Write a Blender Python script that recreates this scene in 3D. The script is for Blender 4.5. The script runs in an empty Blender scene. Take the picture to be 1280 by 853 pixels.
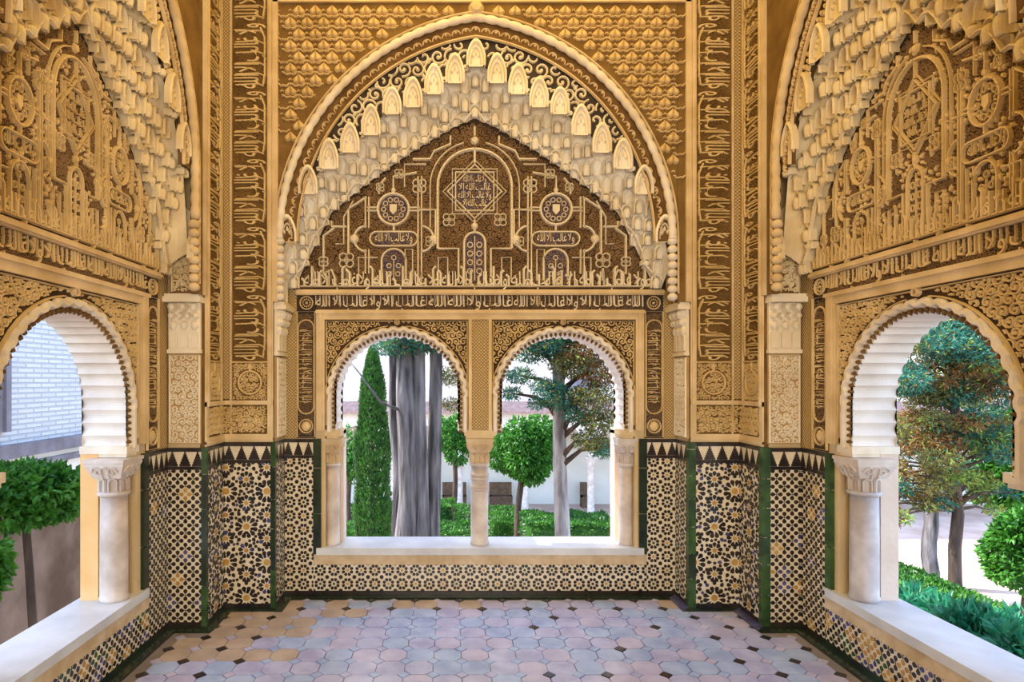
import bpy, math, random
from mathutils import Vector, Matrix
from math import sin, cos, pi, sqrt, atan2

# ------------------------------------------------------------------ camera, world, lights, exposure
SC = bpy.context.scene
COL = SC.collection
F_PX = 760.0                       # focal length in pixels of the 1280 px wide frame
cam = bpy.data.cameras.new('camera')
cam.sensor_width = 36.0
cam.lens = 36.0 * F_PX / 1280.0
cam.shift_x = 77.0 / 1280.0
cam.shift_y = 47.5 / 1280.0
cam.clip_end = 500
CAM = bpy.data.objects.new('camera', cam)
COL.objects.link(CAM)
CAM.location = (-0.22, 0.0, 1.6)
CAM.rotation_euler = (pi / 2, 0, 0)
SC.camera = CAM

SC.view_settings.view_transform = 'Standard'
SC.view_settings.look = 'None'
SC.view_settings.gamma = 1.0
SC.view_settings.use_curve_mapping = False
SC.view_settings.exposure = 0.0

SUN_EL, SUN_AZ = math.radians(50), math.radians(12)     # from the left, a little beyond the back wall
wd = bpy.data.worlds.new('world'); SC.world = wd; wd.use_nodes = True
nt = wd.node_tree; bg = nt.nodes['Background']
sky = nt.nodes.new('ShaderNodeTexSky'); sky.sky_type = 'NISHITA'
sky.sun_disc = False; sky.sun_elevation = SUN_EL; sky.sun_rotation = -(pi / 2 - SUN_AZ)
nt.links.new(sky.outputs[0], bg.inputs[0]); bg.inputs[1].default_value = 1.0

def light(name, kind, loc, rot, energy, color, **kw):
    l = bpy.data.lights.new(name, kind); l.energy = energy; l.color = color
    for k, v in kw.items(): setattr(l, k, v)
    o = bpy.data.objects.new(name, l); COL.objects.link(o); o.location = loc; o.rotation_euler = rot
    return o
sd = Vector((-cos(SUN_EL) * cos(SUN_AZ), cos(SUN_EL) * sin(SUN_AZ), sin(SUN_EL)))
light('sun', 'SUN', (0, 0, 20), sd.to_track_quat('Z', 'Y').to_euler(), 11.0, (1.0, 0.95, 0.86), angle=0.009)
# amber light of the coloured-glass skylight of the vault, and a frontal fill added behind the camera
light('skylight', 'AREA', (0, 2.9, 4.78), (0, 0, 0), 72, (1.0, 0.66, 0.18), shape='RECTANGLE', size=2.6, size_y=2.4)
light('front_fill', 'AREA', (0.0, -2.6, 1.9), (math.radians(94), 0, 0), 215, (1.0, 0.89, 0.74), shape='RECTANGLE', size=3.0, size_y=2.6)

# ------------------------------------------------------------------ plan of the room (metres; camera at y = 0)
X3, X2, X1 = 1.46, 1.81, 2.055          # half widths: back recess, side pier faces, side recesses
D1, D2, D3 = 3.936, 4.26, 4.52          # depth of the pier front, back pier front, back wall
SIDE_C, SIDE_HW = 2.95, D1 - 2.95       # centre and half width of the side bays
ZD, ZSILL, ZS = 1.16, 0.35, 1.207       # dado top, sill, arch springing
ZTOP = 4.8

# ------------------------------------------------------------------ materials
def mat(name, col, rough=0.7, var=0.12, scale=6.0, col2=None, bump=0.0, bscale=60.0, spec=0.3, metal=0, trans=0.0):
    m = bpy.data.materials.new(name); m.use_nodes = True
    n = m.node_tree; b = n.nodes['Principled BSDF']
    b.inputs['Roughness'].default_value = rough
    b.inputs['Specular IOR Level'].default_value = spec
    tc = n.nodes.new('ShaderNodeTexCoord')
    no = n.nodes.new('ShaderNodeTexNoise'); no.inputs['Scale'].default_value = scale
    no.inputs['Detail'].default_value = 5
    geo = n.nodes.new('ShaderNodeNewGeometry')
    n.links.new(geo.outputs['Position'], no.inputs['Vector'])
    cr = n.nodes.new('ShaderNodeValToRGB')
    c2 = col2 or tuple(min(1, c * (1 + 2 * var)) for c in col)
    c1 = col if col2 else tuple(c * (1 - var) for c in col)
    cr.color_ramp.elements[0].position = 0.35; cr.color_ramp.elements[1].position = 0.68
    cr.color_ramp.elements[0].color = (*c1, 1); cr.color_ramp.elements[1].color = (*c2, 1)
    n.links.new(no.outputs[0], cr.inputs[0])
    n.links.new(cr.outputs[0], b.inputs['Base Color'])
    if bump:
        n2 = n.nodes.new('ShaderNodeTexNoise'); n2.inputs['Scale'].default_value = bscale
        n.links.new(geo.outputs['Position'], n2.inputs['Vector'])
        bp = n.nodes.new('ShaderNodeBump'); bp.inputs['Strength'].default_value = bump
        bp.inputs['Distance'].default_value = 0.02
        n.links.new(n2.outputs[0], bp.inputs['Height']); n.links.new(bp.outputs[0], b.inputs['Normal'])
    return m

def streak(m, zs=0.12):
    n = m.node_tree
    for no in [x for x in n.nodes if x.type == 'TEX_NOISE']:
        src = no.inputs['Vector'].links[0].from_socket
        vm = n.nodes.new('ShaderNodeVectorMath'); vm.operation = 'MULTIPLY'; vm.inputs[1].default_value = (1, 1, zs)
        n.links.new(src, vm.inputs[0]); n.links.new(vm.outputs[0], no.inputs['Vector'])
    return m
def leaf_mat(name, c1, c2, scale=7.0):
    m = mat(name, c1, 0.45, col2=c2, scale=scale, spec=0.4)
    n = m.node_tree; b = n.nodes['Principled BSDF']
    tr = n.nodes.new('ShaderNodeBsdfTranslucent'); mx = n.nodes.new('ShaderNodeMixShader'); mx.inputs[0].default_value = 0.35
    cr = [x for x in n.nodes if x.type == 'VALTORGB'][0]
    n.links.new(cr.outputs[0], tr.inputs[0])
    out = [x for x in n.nodes if x.type == 'OUTPUT_MATERIAL'][0]
    n.links.new(b.outputs[0], mx.inputs[1]); n.links.new(tr.outputs[0], mx.inputs[2]); n.links.new(mx.outputs[0], out.inputs[0])
    return m

def lattice_mat(name, c1, c2, scale):
    m = mat(name, c1, 0.8)
    n = m.node_tree; b = n.nodes['Principled BSDF']
    geo = [x for x in n.nodes if x.type == 'NEW_GEOMETRY'][0]
    outs = []
    for ang in (1, -1):
        vm = n.nodes.new('ShaderNodeVectorMath'); vm.operation = 'DOT_PRODUCT'
        vm.inputs[1].default_value = (scale, scale, ang * scale)
        n.links.new(geo.outputs['Position'], vm.inputs[0])
        sn = n.nodes.new('ShaderNodeMath'); sn.operation = 'SINE'; n.links.new(vm.outputs['Value'], sn.inputs[0])
        ab = n.nodes.new('ShaderNodeMath'); ab.operation = 'ABSOLUTE'; n.links.new(sn.outputs[0], ab.inputs[0])
        outs.append(ab)
    mn = n.nodes.new('ShaderNodeMath'); mn.operation = 'MINIMUM'
    n.links.new(outs[0].outputs[0], mn.inputs[0]); n.links.new(outs[1].outputs[0], mn.inputs[1])
    cr = n.nodes.new('ShaderNodeValToRGB')
    cr.color_ramp.elements[0].position = 0.15; cr.color_ramp.elements[1].position = 0.5
    cr.color_ramp.elements[0].color = (*c1, 1); cr.color_ramp.elements[1].color = (*c2, 1)
    n.links.new(mn.outputs[0], cr.inputs[0]); n.links.new(cr.outputs[0], b.inputs['Base Color'])
    bp = n.nodes.new('ShaderNodeBump'); bp.inputs['Strength'].default_value = 0.6; bp.inputs['Distance'].default_value = 0.01
    bp.invert = True
    n.links.new(mn.outputs[0], bp.inputs['Height']); n.links.new(bp.outputs[0], b.inputs['Normal'])
    return m

def brick_mat(name, c1, c2, mort, sx, sz, rot_axis='y', bump=0.8):
    m = mat(name, c1, 0.85)
    n = m.node_tree; b = n.nodes['Principled BSDF']
    geo = [x for x in n.nodes if x.type == 'NEW_GEOMETRY'][0]
    sp = n.nodes.new('ShaderNodeSeparateXYZ'); n.links.new(geo.outputs['Position'], sp.inputs[0])
    cb = n.nodes.new('ShaderNodeCombineXYZ')
    n.links.new(sp.outputs[1 if rot_axis == 'y' else 0], cb.inputs[0]); n.links.new(sp.outputs[2], cb.inputs[1])
    br = n.nodes.new('ShaderNodeTexBrick'); br.inputs['Scale'].default_value = 1.0
    br.inputs['Brick Width'].default_value = sx; br.inputs['Row Height'].default_value = sz
    br.inputs['Mortar Size'].default_value = 0.012; br.inputs['Mortar Smooth'].default_value = 0.4
    br.inputs['Color1'].default_value = (*c1, 1); br.inputs['Color2'].default_value = (*c2, 1); br.inputs['Mortar'].default_value = (*mort, 1)
    n.links.new(cb.outputs[0], br.inputs['Vector']); n.links.new(br.outputs[0], b.inputs['Base Color'])
    bp = n.nodes.new('ShaderNodeBump'); bp.inputs['Strength'].default_value = bump; bp.inputs['Distance'].default_value = 0.03; bp.invert = True
    n.links.new(br.outputs['Fac'], bp.inputs['Height']); n.links.new(bp.outputs[0], b.inputs['Normal'])
    return m

M = {}
M['stucco'] = mat('carved_stucco', (0.56, 0.40, 0.17), 0.8, col2=(0.76, 0.58, 0.30), scale=4, bump=0.25, bscale=90)
M['stucco_hi'] = mat('stucco_moulding', (0.56, 0.41, 0.21), 0.75, col2=(0.76, 0.60, 0.37), scale=5, bump=0.15)
M['stucco_lo'] = mat('stucco_ground', (0.115, 0.058, 0.016), 0.85, col2=(0.20, 0.115, 0.036), scale=7, bump=0.2)  # relief shade deepened by a darkened ground colour
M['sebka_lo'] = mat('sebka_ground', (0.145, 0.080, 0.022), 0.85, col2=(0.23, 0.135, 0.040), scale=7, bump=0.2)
M['jamb'] = mat('pale_jamb_stucco', (0.74, 0.64, 0.46), 0.75, col2=(0.86, 0.80, 0.67), scale=3, bump=0.15)
M['jamb_lo'] = mat('jamb_ground', (0.42, 0.27, 0.115), 0.85, col2=(0.52, 0.37, 0.18), scale=6)
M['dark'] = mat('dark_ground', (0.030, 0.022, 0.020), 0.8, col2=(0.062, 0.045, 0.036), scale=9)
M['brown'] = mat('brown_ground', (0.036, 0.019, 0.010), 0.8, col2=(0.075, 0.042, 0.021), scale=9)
M['brown_relief'] = mat('brown_scroll', (0.17, 0.10, 0.045), 0.8, col2=(0.27, 0.17, 0.085), scale=7)
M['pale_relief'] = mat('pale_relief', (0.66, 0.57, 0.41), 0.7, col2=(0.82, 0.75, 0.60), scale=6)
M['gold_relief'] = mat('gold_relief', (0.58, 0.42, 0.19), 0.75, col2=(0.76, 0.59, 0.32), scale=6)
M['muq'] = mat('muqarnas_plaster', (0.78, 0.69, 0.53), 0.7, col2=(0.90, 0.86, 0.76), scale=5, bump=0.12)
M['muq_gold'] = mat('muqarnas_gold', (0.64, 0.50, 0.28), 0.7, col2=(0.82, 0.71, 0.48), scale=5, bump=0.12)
M['white_mould'] = mat('white_moulding', (0.66, 0.57, 0.44), 0.65, col2=(0.82, 0.76, 0.66), scale=7, bump=0.1)
M['soffit'] = mat('pale_soffit', (0.66, 0.60, 0.55), 0.7, col2=(0.80, 0.76, 0.72), scale=5, bump=0.1)
M['blue_ground'] = mat('blue_ground', (0.026, 0.024, 0.075), 0.7, col2=(0.06, 0.055, 0.14), scale=20)
M['blue_paint'] = mat('blue_paint', (0.05, 0.05, 0.28), 0.7)
M['marble'] = mat('marble', (0.46, 0.38, 0.33), 0.4, col2=(0.68, 0.62, 0.58), scale=7, bump=0.08, bscale=40)
M['marble_grey'] = mat('grey_marble', (0.36, 0.33, 0.34), 0.4, col2=(0.56, 0.53, 0.55), scale=8, bump=0.08, bscale=40)
M['marble_tan'] = mat('tan_marble', (0.50, 0.36, 0.20), 0.5, col2=(0.66, 0.52, 0.34), scale=8, bump=0.1)
M['sill'] = mat('sill_stone', (0.50, 0.52, 0.55), 0.35, col2=(0.68, 0.70, 0.72), scale=4, bump=0.15, bscale=25)
M['sill_plaster'] = mat('sill_plaster', (0.50, 0.36, 0.20), 0.85, col2=(0.68, 0.54, 0.36), scale=9, bump=0.3, bscale=40)
M['ochre_plaster'] = mat('ochre_plaster', (0.75, 0.44, 0.17), 0.85, col2=(0.83, 0.56, 0.28), scale=3, bump=0.2, bscale=20)
M['pink_plaster'] = mat('pink_plaster', (0.66, 0.52, 0.42), 0.85, col2=(0.78, 0.68, 0.60), scale=3, bump=0.2, bscale=20)
M['masonry'] = mat('wall_plaster', (0.56, 0.42, 0.22), 0.85, col2=(0.66, 0.51, 0.30), scale=3, bump=0.2)
M['lattice'] = lattice_mat('fine_lattice_stucco', (0.20, 0.12, 0.04), (0.62, 0.45, 0.21), 130)
M['g_white'] = mat('white_glaze', (0.66, 0.57, 0.40), 0.25, col2=(0.80, 0.72, 0.56), scale=12, spec=0.5)
M['g_black'] = mat('black_glaze', (0.012, 0.010, 0.012), 0.22, col2=(0.035, 0.022, 0.018), scale=14, spec=0.5)
M['g_ochre'] = mat('ochre_glaze', (0.38, 0.20, 0.045), 0.25, col2=(0.58, 0.36, 0.10), scale=14, spec=0.5)
M['g_blue'] = mat('blue_glaze', (0.04, 0.04, 0.14), 0.25, col2=(0.10, 0.10, 0.26), scale=14, spec=0.5)
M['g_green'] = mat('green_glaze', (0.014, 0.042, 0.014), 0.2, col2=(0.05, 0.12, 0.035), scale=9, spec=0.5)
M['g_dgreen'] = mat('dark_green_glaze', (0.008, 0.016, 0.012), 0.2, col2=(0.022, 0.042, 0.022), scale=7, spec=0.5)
M['f_a'] = mat('floor_tile_skytint_lavender', (0.37, 0.38, 0.60), 0.22, col2=(0.52, 0.55, 0.76), scale=7, bump=0.12, bscale=30, spec=0.45)  # blue of the reflected sky put into the lavender, mauve and blue tile colours
M['f_b'] = mat('floor_tile_skytint_mauve', (0.40, 0.385, 0.56), 0.28, col2=(0.56, 0.54, 0.70), scale=7, bump=0.12, bscale=30, spec=0.45)
M['f_c'] = mat('floor_tile_skytint_blue', (0.30, 0.40, 0.64), 0.22, col2=(0.46, 0.56, 0.78), scale=7, bump=0.12, bscale=30, spec=0.45)
M['f_d'] = mat('floor_tile_buff', (0.40, 0.31, 0.24), 0.4, col2=(0.56, 0.45, 0.35), scale=7, bump=0.12, bscale=30, spec=0.4)
M['grout'] = mat('floor_grout', (0.26, 0.23, 0.23), 0.8)
M['wood'] = mat('dark_wood', (0.10, 0.055, 0.03), 0.7, col2=(0.18, 0.11, 0.07), scale=10)

# ------------------------------------------------------------------ mesh builder
class MB:
    def __init__(self): self.v = []; self.f = []; self.m = []
    def add(self, vs, fs, mi=0):
        b = len(self.v); self.v += [tuple(p) for p in vs]
        for f in fs: self.f.append(tuple(b + i for i in f)); self.m.append(mi)
    def box(self, x0, x1, y0, y1, z0, z1, mi=0):
        self.add([(x0,y0,z0),(x1,y0,z0),(x1,y1,z0),(x0,y1,z0),(x0,y0,z1),(x1,y0,z1),(x1,y1,z1),(x0,y1,z1)],
                 [(0,3,2,1),(4,5,6,7),(0,1,5,4),(1,2,6,5),(2,3,7,6),(3,0,4,7)], mi)
    def fbox(self, fr, u0, u1, v0, v1, h0, h1, mi=0):
        P = [fr(u,v,h) for h in (h0,h1) for (u,v) in ((u0,v0),(u1,v0),(u1,v1),(u0,v1))]
        self.add(P, [(0,3,2,1),(4,5,6,7),(0,1,5,4),(1,2,6,5),(2,3,7,6),(3,0,4,7)], mi)
    def ribbon(self, fr, pts, w, h, h0=0.0, mi=0, closed=False, taper=False):
        n = len(pts)
        if n < 2: return
        vs = []; fs = []
        for i, (u, v) in enumerate(pts):
            if closed: a, b = pts[i-1], pts[(i+1) % n]
            else: a, b = pts[max(i-1,0)], pts[min(i+1,n-1)]
            tx, ty = b[0]-a[0], b[1]-a[1]; L = math.hypot(tx, ty) or 1e-6
            nx, ny = -ty/L, tx/L
            ww = w * (1 - 0.65 * i/(n-1)) if taper else w
            for k, hh in ((-0.5, 0), (-0.22, h), (0.22, h), (0.5, 0)):
                vs.append(fr(u + nx*ww*k, v + ny*ww*k, h0 + hh))
        rng_ = range(n if closed else n-1)
        for i in rng_:
            j = (i+1) % n
            for k in range(3): fs.append((4*i+k, 4*j+k, 4*j+k+1, 4*i+k+1))
        if not closed:
            fs.append((0,1,2,3)); fs.append((4*n-4,4*n-1,4*n-2,4*n-3))
        self.add(vs, fs, mi)
    def prism(self, fr, poly, h0, h1, mi=0, sides=True):
        n = len(poly)
        vs = [fr(u,v,h1) for u,v in poly]; fs = [tuple(range(n))]
        if sides:
            vs += [fr(u,v,h0) for u,v in poly]
            fs += [(i, n+i, n+(i+1)%n, (i+1)%n) for i in range(n)]
        self.add(vs, fs, mi)
    def dome(self, fr, poly, c, h0, h1, mi=0):          # polygon rising to a rounded middle
        n = len(poly)
        vs = [fr(u,v,h0) for u,v in poly] + [fr(c[0]+(u-c[0])*0.6, c[1]+(v-c[1])*0.6, h0+(h1-h0)*0.8) for u,v in poly] + [fr(c[0],c[1],h1)]
        fs = [(i,(i+1)%n,n+(i+1)%n,n+i) for i in range(n)] + [(n+i,n+(i+1)%n,2*n) for i in range(n)]
        self.add(vs, fs, mi)
    def lathe(self, prof, cx, cy, n=20, mi=0):
        vs = []; fs = []
        for r, z in prof:
            for k in range(n):
                a = 2*pi*k/n; vs.append((cx + r*cos(a), cy + r*sin(a), z))
        for i in range(len(prof)-1):
            for k in range(n):
                fs.append((i*n+k, i*n+(k+1)%n, (i+1)*n+(k+1)%n, (i+1)*n+k))
        fs.append(tuple(range(n-1,-1,-1))); fs.append(tuple((len(prof)-1)*n+k for k in range(n)))
        self.add(vs, fs, mi)
    def tube(self, path, rad, n=8, mi=0, squash=None):
        vs = []; fs = []; path = [Vector(p) for p in path]; N = len(path)
        if not hasattr(rad, '__len__'): rad = [rad]*N
        for i, p in enumerate(path):
            t = (path[min(i+1,N-1)] - path[max(i-1,0)]).normalized()
            a = t.cross(Vector((0.31,0.95,0.11)))
            if a.length < 0.05: a = t.cross(Vector((1,0,0)))
            a.normalize(); b = t.cross(a)
            for k in range(n):
                q = 2*pi*k/n; r = rad[i]*(1+0.0)
                vs.append(p + a*cos(q)*r + b*sin(q)*r)
        for i in range(N-1):
            for k in range(n): fs.append((i*n+k, i*n+(k+1)%n, (i+1)*n+(k+1)%n, (i+1)*n+k))
        fs.append(tuple(range(n-1,-1,-1))); fs.append(tuple((N-1)*n+k for k in range(n)))
        self.add(vs, fs, mi)
    def mesh(self, name, mats, smooth=False):
        me = bpy.data.meshes.new(name); me.from_pydata(self.v, [], self.f)
        for k in mats: me.materials.append(M[k] if isinstance(k, str) else k)
        me.polygons.foreach_set('material_index', self.m)
        if smooth: me.polygons.foreach_set('use_smooth', [True]*len(self.f))
        me.update(); return me
    def build(self, name, mats, parent=None, world=False, smooth=False, stuff=False):
        if not isinstance(mats, (list, tuple)): mats = [mats]
        return link(name, self.mesh(name, mats, smooth), parent, world, stuff)

MW = {}
def link(name, data, parent=None, world=False, stuff=False):
    o = bpy.data.objects.new(name, data); COL.objects.link(o)
    if parent is not None:
        o.parent = parent
        if world: o.matrix_parent_inverse = MW.get(parent.name, Matrix()).inverted()
    if stuff: o['kind'] = 'stuff'
    return o
def tag(o, label, cat=None, group=None, kind=None):
    o['label'] = label
    if cat: o['category'] = cat
    if group: o['group'] = group
    if kind: o['kind'] = kind
    return o
def empty(name, loc=(0,0,0)):
    o = bpy.data.objects.new(name, None); COL.objects.link(o); o.location = loc; o.empty_display_size = 0.1
    MW[o.name] = Matrix.Translation(loc)
    return o
def Fr(o, U, V=(0,0,1), N=None):
    o, U, V = Vector(o), Vector(U), Vector(V); N = Vector(N) if N else U.cross(V)
    return lambda u, v, h=0.0: o + U*u + V*v + N*h
def tr(fr, du, dv, dh=0.0, sc=1.0):
    return lambda u, v, h=0.0: fr(du + u*sc, dv + v*sc, dh + h)

# ------------------------------------------------------------------ pattern helpers
def circ(cx, cy, r, n=20, a0=0.0): return [(cx + r*cos(a0+2*pi*k/n), cy + r*sin(a0+2*pi*k/n)) for k in range(n)]
def arcp(cx, cy, r, a0, a1, n=12): return [(cx + r*cos(a0+(a1-a0)*k/n), cy + r*sin(a0+(a1-a0)*k/n)) for k in range(n+1)]
def archp(cx, z0, zc, r, n=16): return [(cx-r, z0)] + arcp(cx, zc, r, pi, 0, n) + [(cx+r, z0)]
def drop(cx, cy, r, ang, long=1.6, n=8):               # teardrop, tip towards ang
    pts = []
    for k in range(n):
        a = ang + pi*0.33 + (2*pi - pi*0.66)*k/(n-1)
        pts.append((cx + r*cos(a), cy + r*sin(a)))
    return pts + [(cx + r*long*cos(ang), cy + r*long*sin(ang))]
def scrolls(mb, fr, inside, box, step, w, h, seed=1, h0=0.0, mi=0, leaf=True, turns=1.35, npt=13):
    rg = random.Random(seed); u0, u1, v0, v1 = box
    nu, nv = max(1, round((u1-u0)/step)), max(1, round((v1-v0)/(step*0.9)))
    for i in range(nu):
        for j in range(nv):
            cu = u0 + (i + 0.5 + (0.25 if j % 2 else -0.25))*(u1-u0)/nu + rg.uniform(-.06,.06)*step
            cv = v0 + (j + 0.5)*(v1-v0)/nv + rg.uniform(-.06,.06)*step
            s = 1 if (i+j) % 2 else -1; a0 = rg.choice((0, pi/2, pi, 3*pi/2)) + rg.uniform(-.4,.4)
            runs = [[]]
            for k in range(npt):
                t = k/(npt-1); r = step*(0.52*(1-t)**0.8 + 0.05); a = a0 + s*2*pi*turns*t
                p = (cu + r*cos(a), cv + r*sin(a))
                if inside(*p): runs[-1].append(p)
                elif runs[-1]: runs.append([])
            full = len(runs[0]) == npt
            for pts in runs:
                if len(pts) > 2: mb.ribbon(fr, pts, w, h, h0, mi)
            if leaf and full:
                q = pts[-1]; mb.dome(fr, drop(q[0], q[1], w*0.9, a0, 1.5, 6), q, h0, h0+h*1.15, mi)
                if rg.random() < 0.5:
                    q = pts[npt//3]; an = atan2(q[1]-cv, q[0]-cu); q = (q[0]+cos(an)*w*1.0, q[1]+sin(an)*w*1.0)
                    if inside(*q): mb.dome(fr, drop(q[0], q[1], w*0.8, an, 1.9, 6), q, h0, h0+h, mi)

# Arabic letters, shaped by hand, from the font that ships with the program
GL = {}
def glyph(ch):
    if ch in GL: return GL[ch]
    def ev(body):
        c = bpy.data.curves.new('txt', 'FONT'); c.body = body; c.resolution_u = 2; c.fill_mode = 'FRONT'
        o = bpy.data.objects.new('txt', c); COL.objects.link(o)
        me = bpy.data.meshes.new_from_object(o.evaluated_get(bpy.context.evaluated_depsgraph_get()))
        vs = [(v.co.x, v.co.y) for v in me.vertices]; fs = [tuple(p.vertices) for p in me.polygons]
        bpy.data.objects.remove(o); bpy.data.curves.remove(c); bpy.data.meshes.remove(me)
        return vs, fs
    vs, fs = ev(ch)
    adv = max(p[0] for p in ev(ch + '|')[0]) - max(p[0] for p in ev('|')[0])
    ed = {}
    for f in fs:
        for a, b in zip(f, f[1:]+f[:1]):
            k = (min(a,b), max(a,b)); ed[k] = None if k in ed else (a, b)
    GL[ch] = (vs, fs, [e for e in ed.values() if e], adv)
    return GL[ch]
W_WALA, W_GHALIB, W_ILLA, W_ALLAH = '\uFEED\uFEFB', '\uFECF\uFE8E\uFEDF\uFE90', '\uFE8D\uFEFB', '\uFE8D\uFEDF\uFEE0\uFEEA'
MOTTO = W_WALA + ' ' + W_GHALIB + ' ' + W_ILLA + ' ' + W_ALLAH
def text(mb, fr, s, u0, u1, v0, v1, h, mi=0, h0=0.0, bold=0.0):
    x = 0.0; pl = []
    for ch in s[::-1]:
        if ch == ' ': x += 0.12; continue
        g = glyph(ch); pl.append((g, x)); x += g[3]
    lo, hi = -0.22, 0.74
    su, sv = (u1-u0)/x, (v1-v0)/(hi-lo)
    for (vs, fs, ed, adv), ox in pl:
        P = [(u0 + (px+ox)*su, v0 + (min(max(py,lo),hi)-lo)*sv) for px, py in vs]
        n = len(P)
        mb.add([fr(u,v,h0+h) for u,v in P] + [fr(u,v,h0) for u,v in P], list(fs) + [(a,b,n+b,n+a) for a,b in ed], mi)

# ------------------------------------------------------------------ tile mosaics (glazed pieces on a pale bed)
GLZ = ['g_white', 'g_black', 'g_ochre', 'g_blue', 'g_green']
def mosaic(name, parent, fr, W, H, kind, seed=0, th=0.012, world=True):
    rg = random.Random(seed); mb = MB(); mb.fbox(fr, 0, W, 0, H, -0.02, th, 0)
    h1 = th + 0.0018
    def piece(poly, mi):
        us = [min(max(u,0),W) for u,_ in poly]; vs = [min(max(v,0),H) for _,v in poly]
        if max(us)-min(us) < 0.004 or max(vs)-min(vs) < 0.004: return
        mb.prism(fr, list(zip(us,vs)), th, h1, mi)
    if kind in ('cross', 'crossc'):
        a = 0.050
        for i in range(-1, int(W/a)+2):
            for j in range(-1, int(H/a)+2):
                u, v = (i+0.5)*a, (j+0.5)*a
                if (i+j) % 2 == 0:
                    q = rg.random()
                    if kind == 'crossc': c = 1 if q < .45 else 2 if q < .62 else 3 if q < .82 else 4
                    else: c = 1 if q < .93 else 2 if q < .97 else 3
                    for k in range(4):
                        an = k*pi/2; piece(drop(u+cos(an)*a*.50, v+sin(an)*a*.50, a*.272, an, 1.5), c)
                else:
                    piece(circ(u, v, a*.09, 4), 1)
    elif kind == 'star':
        cx, per, off = W*0.47, 0.497, 0.142
        L, S = [], []
        for c in range(-2, 3):
            for r in range(-1, 4):
                v = 0.04 + r*per + (per/2 if c % 2 else 0); u = cx + c*off
                L.append((u, v)); S += [(u, v+per/3), (u, v-per/3)]
        occ = []
        for u, v in L:
            if not (-.1 < u < W+.1 and -.1 < v < H+.1): continue
            piece(circ(u, v, 0.023, 12), 2)
            for k in range(12):
                an = 2*pi*k/12 + pi/12
                piece(drop(u+cos(an)*.066, v+sin(an)*.066, .0155, an+pi, 2.2), 1); occ.append((u+cos(an)*.066, v+sin(an)*.066))
        for u, v in S:
            if not (-.1 < u < W+.1 and -.1 < v < H+.1): continue
            piece(circ(u, v, 0.016, 8), 2)
            for k in range(9):
                an = 2*pi*k/9 + pi/18; p = (u+cos(an)*.044, v+sin(an)*.044)
                if all((p[0]-x)**2+(p[1]-y)**2 > .021**2 for x, y in occ):
                    piece(drop(*p, .0142, an+pi, 1.7), 3 if rg.random() < .08 else 1); occ.append(p)
        for u, v in L:
            for k in range(12):
                an = 2*pi*k/12; p = (u+cos(an)*.103, v+sin(an)*.103)
                if all((p[0]-x)**2+(p[1]-y)**2 > .0235**2 for x, y in occ) and all((p[0]-x)**2+(p[1]-y)**2 > .041**2 for x, y in S):
                    piece(drop(*p, .0135, an, 1.6), 3 if rg.random() < .08 else 1); occ.append(p)
        for _ in range(2500):
            p = (rg.uniform(0, W), rg.uniform(0, H))
            if all((p[0]-x)**2+(p[1]-y)**2 > .0245**2 for x, y in occ) and all((p[0]-x)**2+(p[1]-y)**2 > .040**2 for x, y in L+S):
                piece(circ(*p, .0125, 5, rg.uniform(0, 6)), 3 if rg.random() < .1 else 1); occ.append(p)
    elif kind == 'rosette':
        p = 0.101
        for i in range(-1, int(W/p)+2):
            for j in range(-1, int(H/p)+2):
                u, v = (i+.5)*p, (j+.5)*p
                piece(circ(u, v, .0105, 8), rg.choice((2,2,1,4)))
                piece(circ(u+p/2, v+p/2, .0155, 8), 1)
                for k in range(8):
                    an = pi/8 + k*pi/4; piece(drop(u+cos(an)*.0335, v+sin(an)*.0335, .0122, an+pi, 1.3, 6), 1)
    return mb.build(name, GLZ, parent, world, stuff=True)

def merlons(parent, fr, W, z0, n, width, world=True):
    """row of stepped black merlons on a pale strip, with black rails"""
    mb = MB(); mb.fbox(fr, 0, W, z0, z0+0.105, -0.02, 0.012, 0); mb.build('merlon_strip', 'g_white', parent, world)
    mb = MB(); mb.fbox(fr, 0, W, z0-0.022, z0, -0.02, 0.014); mb.fbox(fr, 0, W, z0+0.095, z0+0.12, -0.02, 0.016)
    mb.build('tile_rail', 'g_black', parent, world)
    me = None
    for k in range(n):
        c = W*(k+0.5)/n; a = width*0.5
        m2 = MB(); poly = []
        for s in range(6):
            ww = a*(1 - s/6.0); poly += [(ww, s*.0155), (ww, (s+1)*.0155)]
        pts = poly + [(-u, v) for u, v in reversed(poly)]
        m2.prism(tr(fr, c, z0+0.001), pts, 0.010, 0.0145, 0)
        m2.build('merlon', 'g_black', parent, world)

# ------------------------------------------------------------------ floor
floor_mb = MB(); floor_mb.box(-2.3, 2.3, -3.2, 4.7, -0.12, -0.012)
FLOOR = floor_mb.build('floor', 'grout'); tag(FLOOR, 'worn pale tiled floor, sky reflection put into its lavender colour, with small dark insets', 'floor', kind='structure')
def in_room(x, y, g=0.0):
    ax = abs(x)
    if y < D1 - g: return ax < X1 - g
    if y < D2 - g: return ax < X2 - g
    return y < D3 - g and ax < X3 - g
P_T = 0.1575
rg = random.Random(5)
def octo(hs, c): return [(-hs,-hs+c),(-hs+c,-hs),(hs-c,-hs),(hs,-hs+c),(hs,hs-c),(hs-c,hs),(-hs+c,hs),(-hs,hs-c)]
fl = Fr((0,0,0), (1,0,0), (0,1,0), (0,0,1))
tiles = {}
for k in ('f_a','f_b','f_c','f_d'):
    for q in range(2):
        mb = MB(); hs = P_T/2 - 0.0018 - q*0.0012; c = 0.036 + q*0.003
        mb.prism(fl, octo(hs, c), -0.014, 0.0, 0); mb.v = [(x+0.0, y, z) for x, y, z in mb.v]
        tiles[k, q] = mb.mesh('floor_tile', [k])
insets = {}
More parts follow.
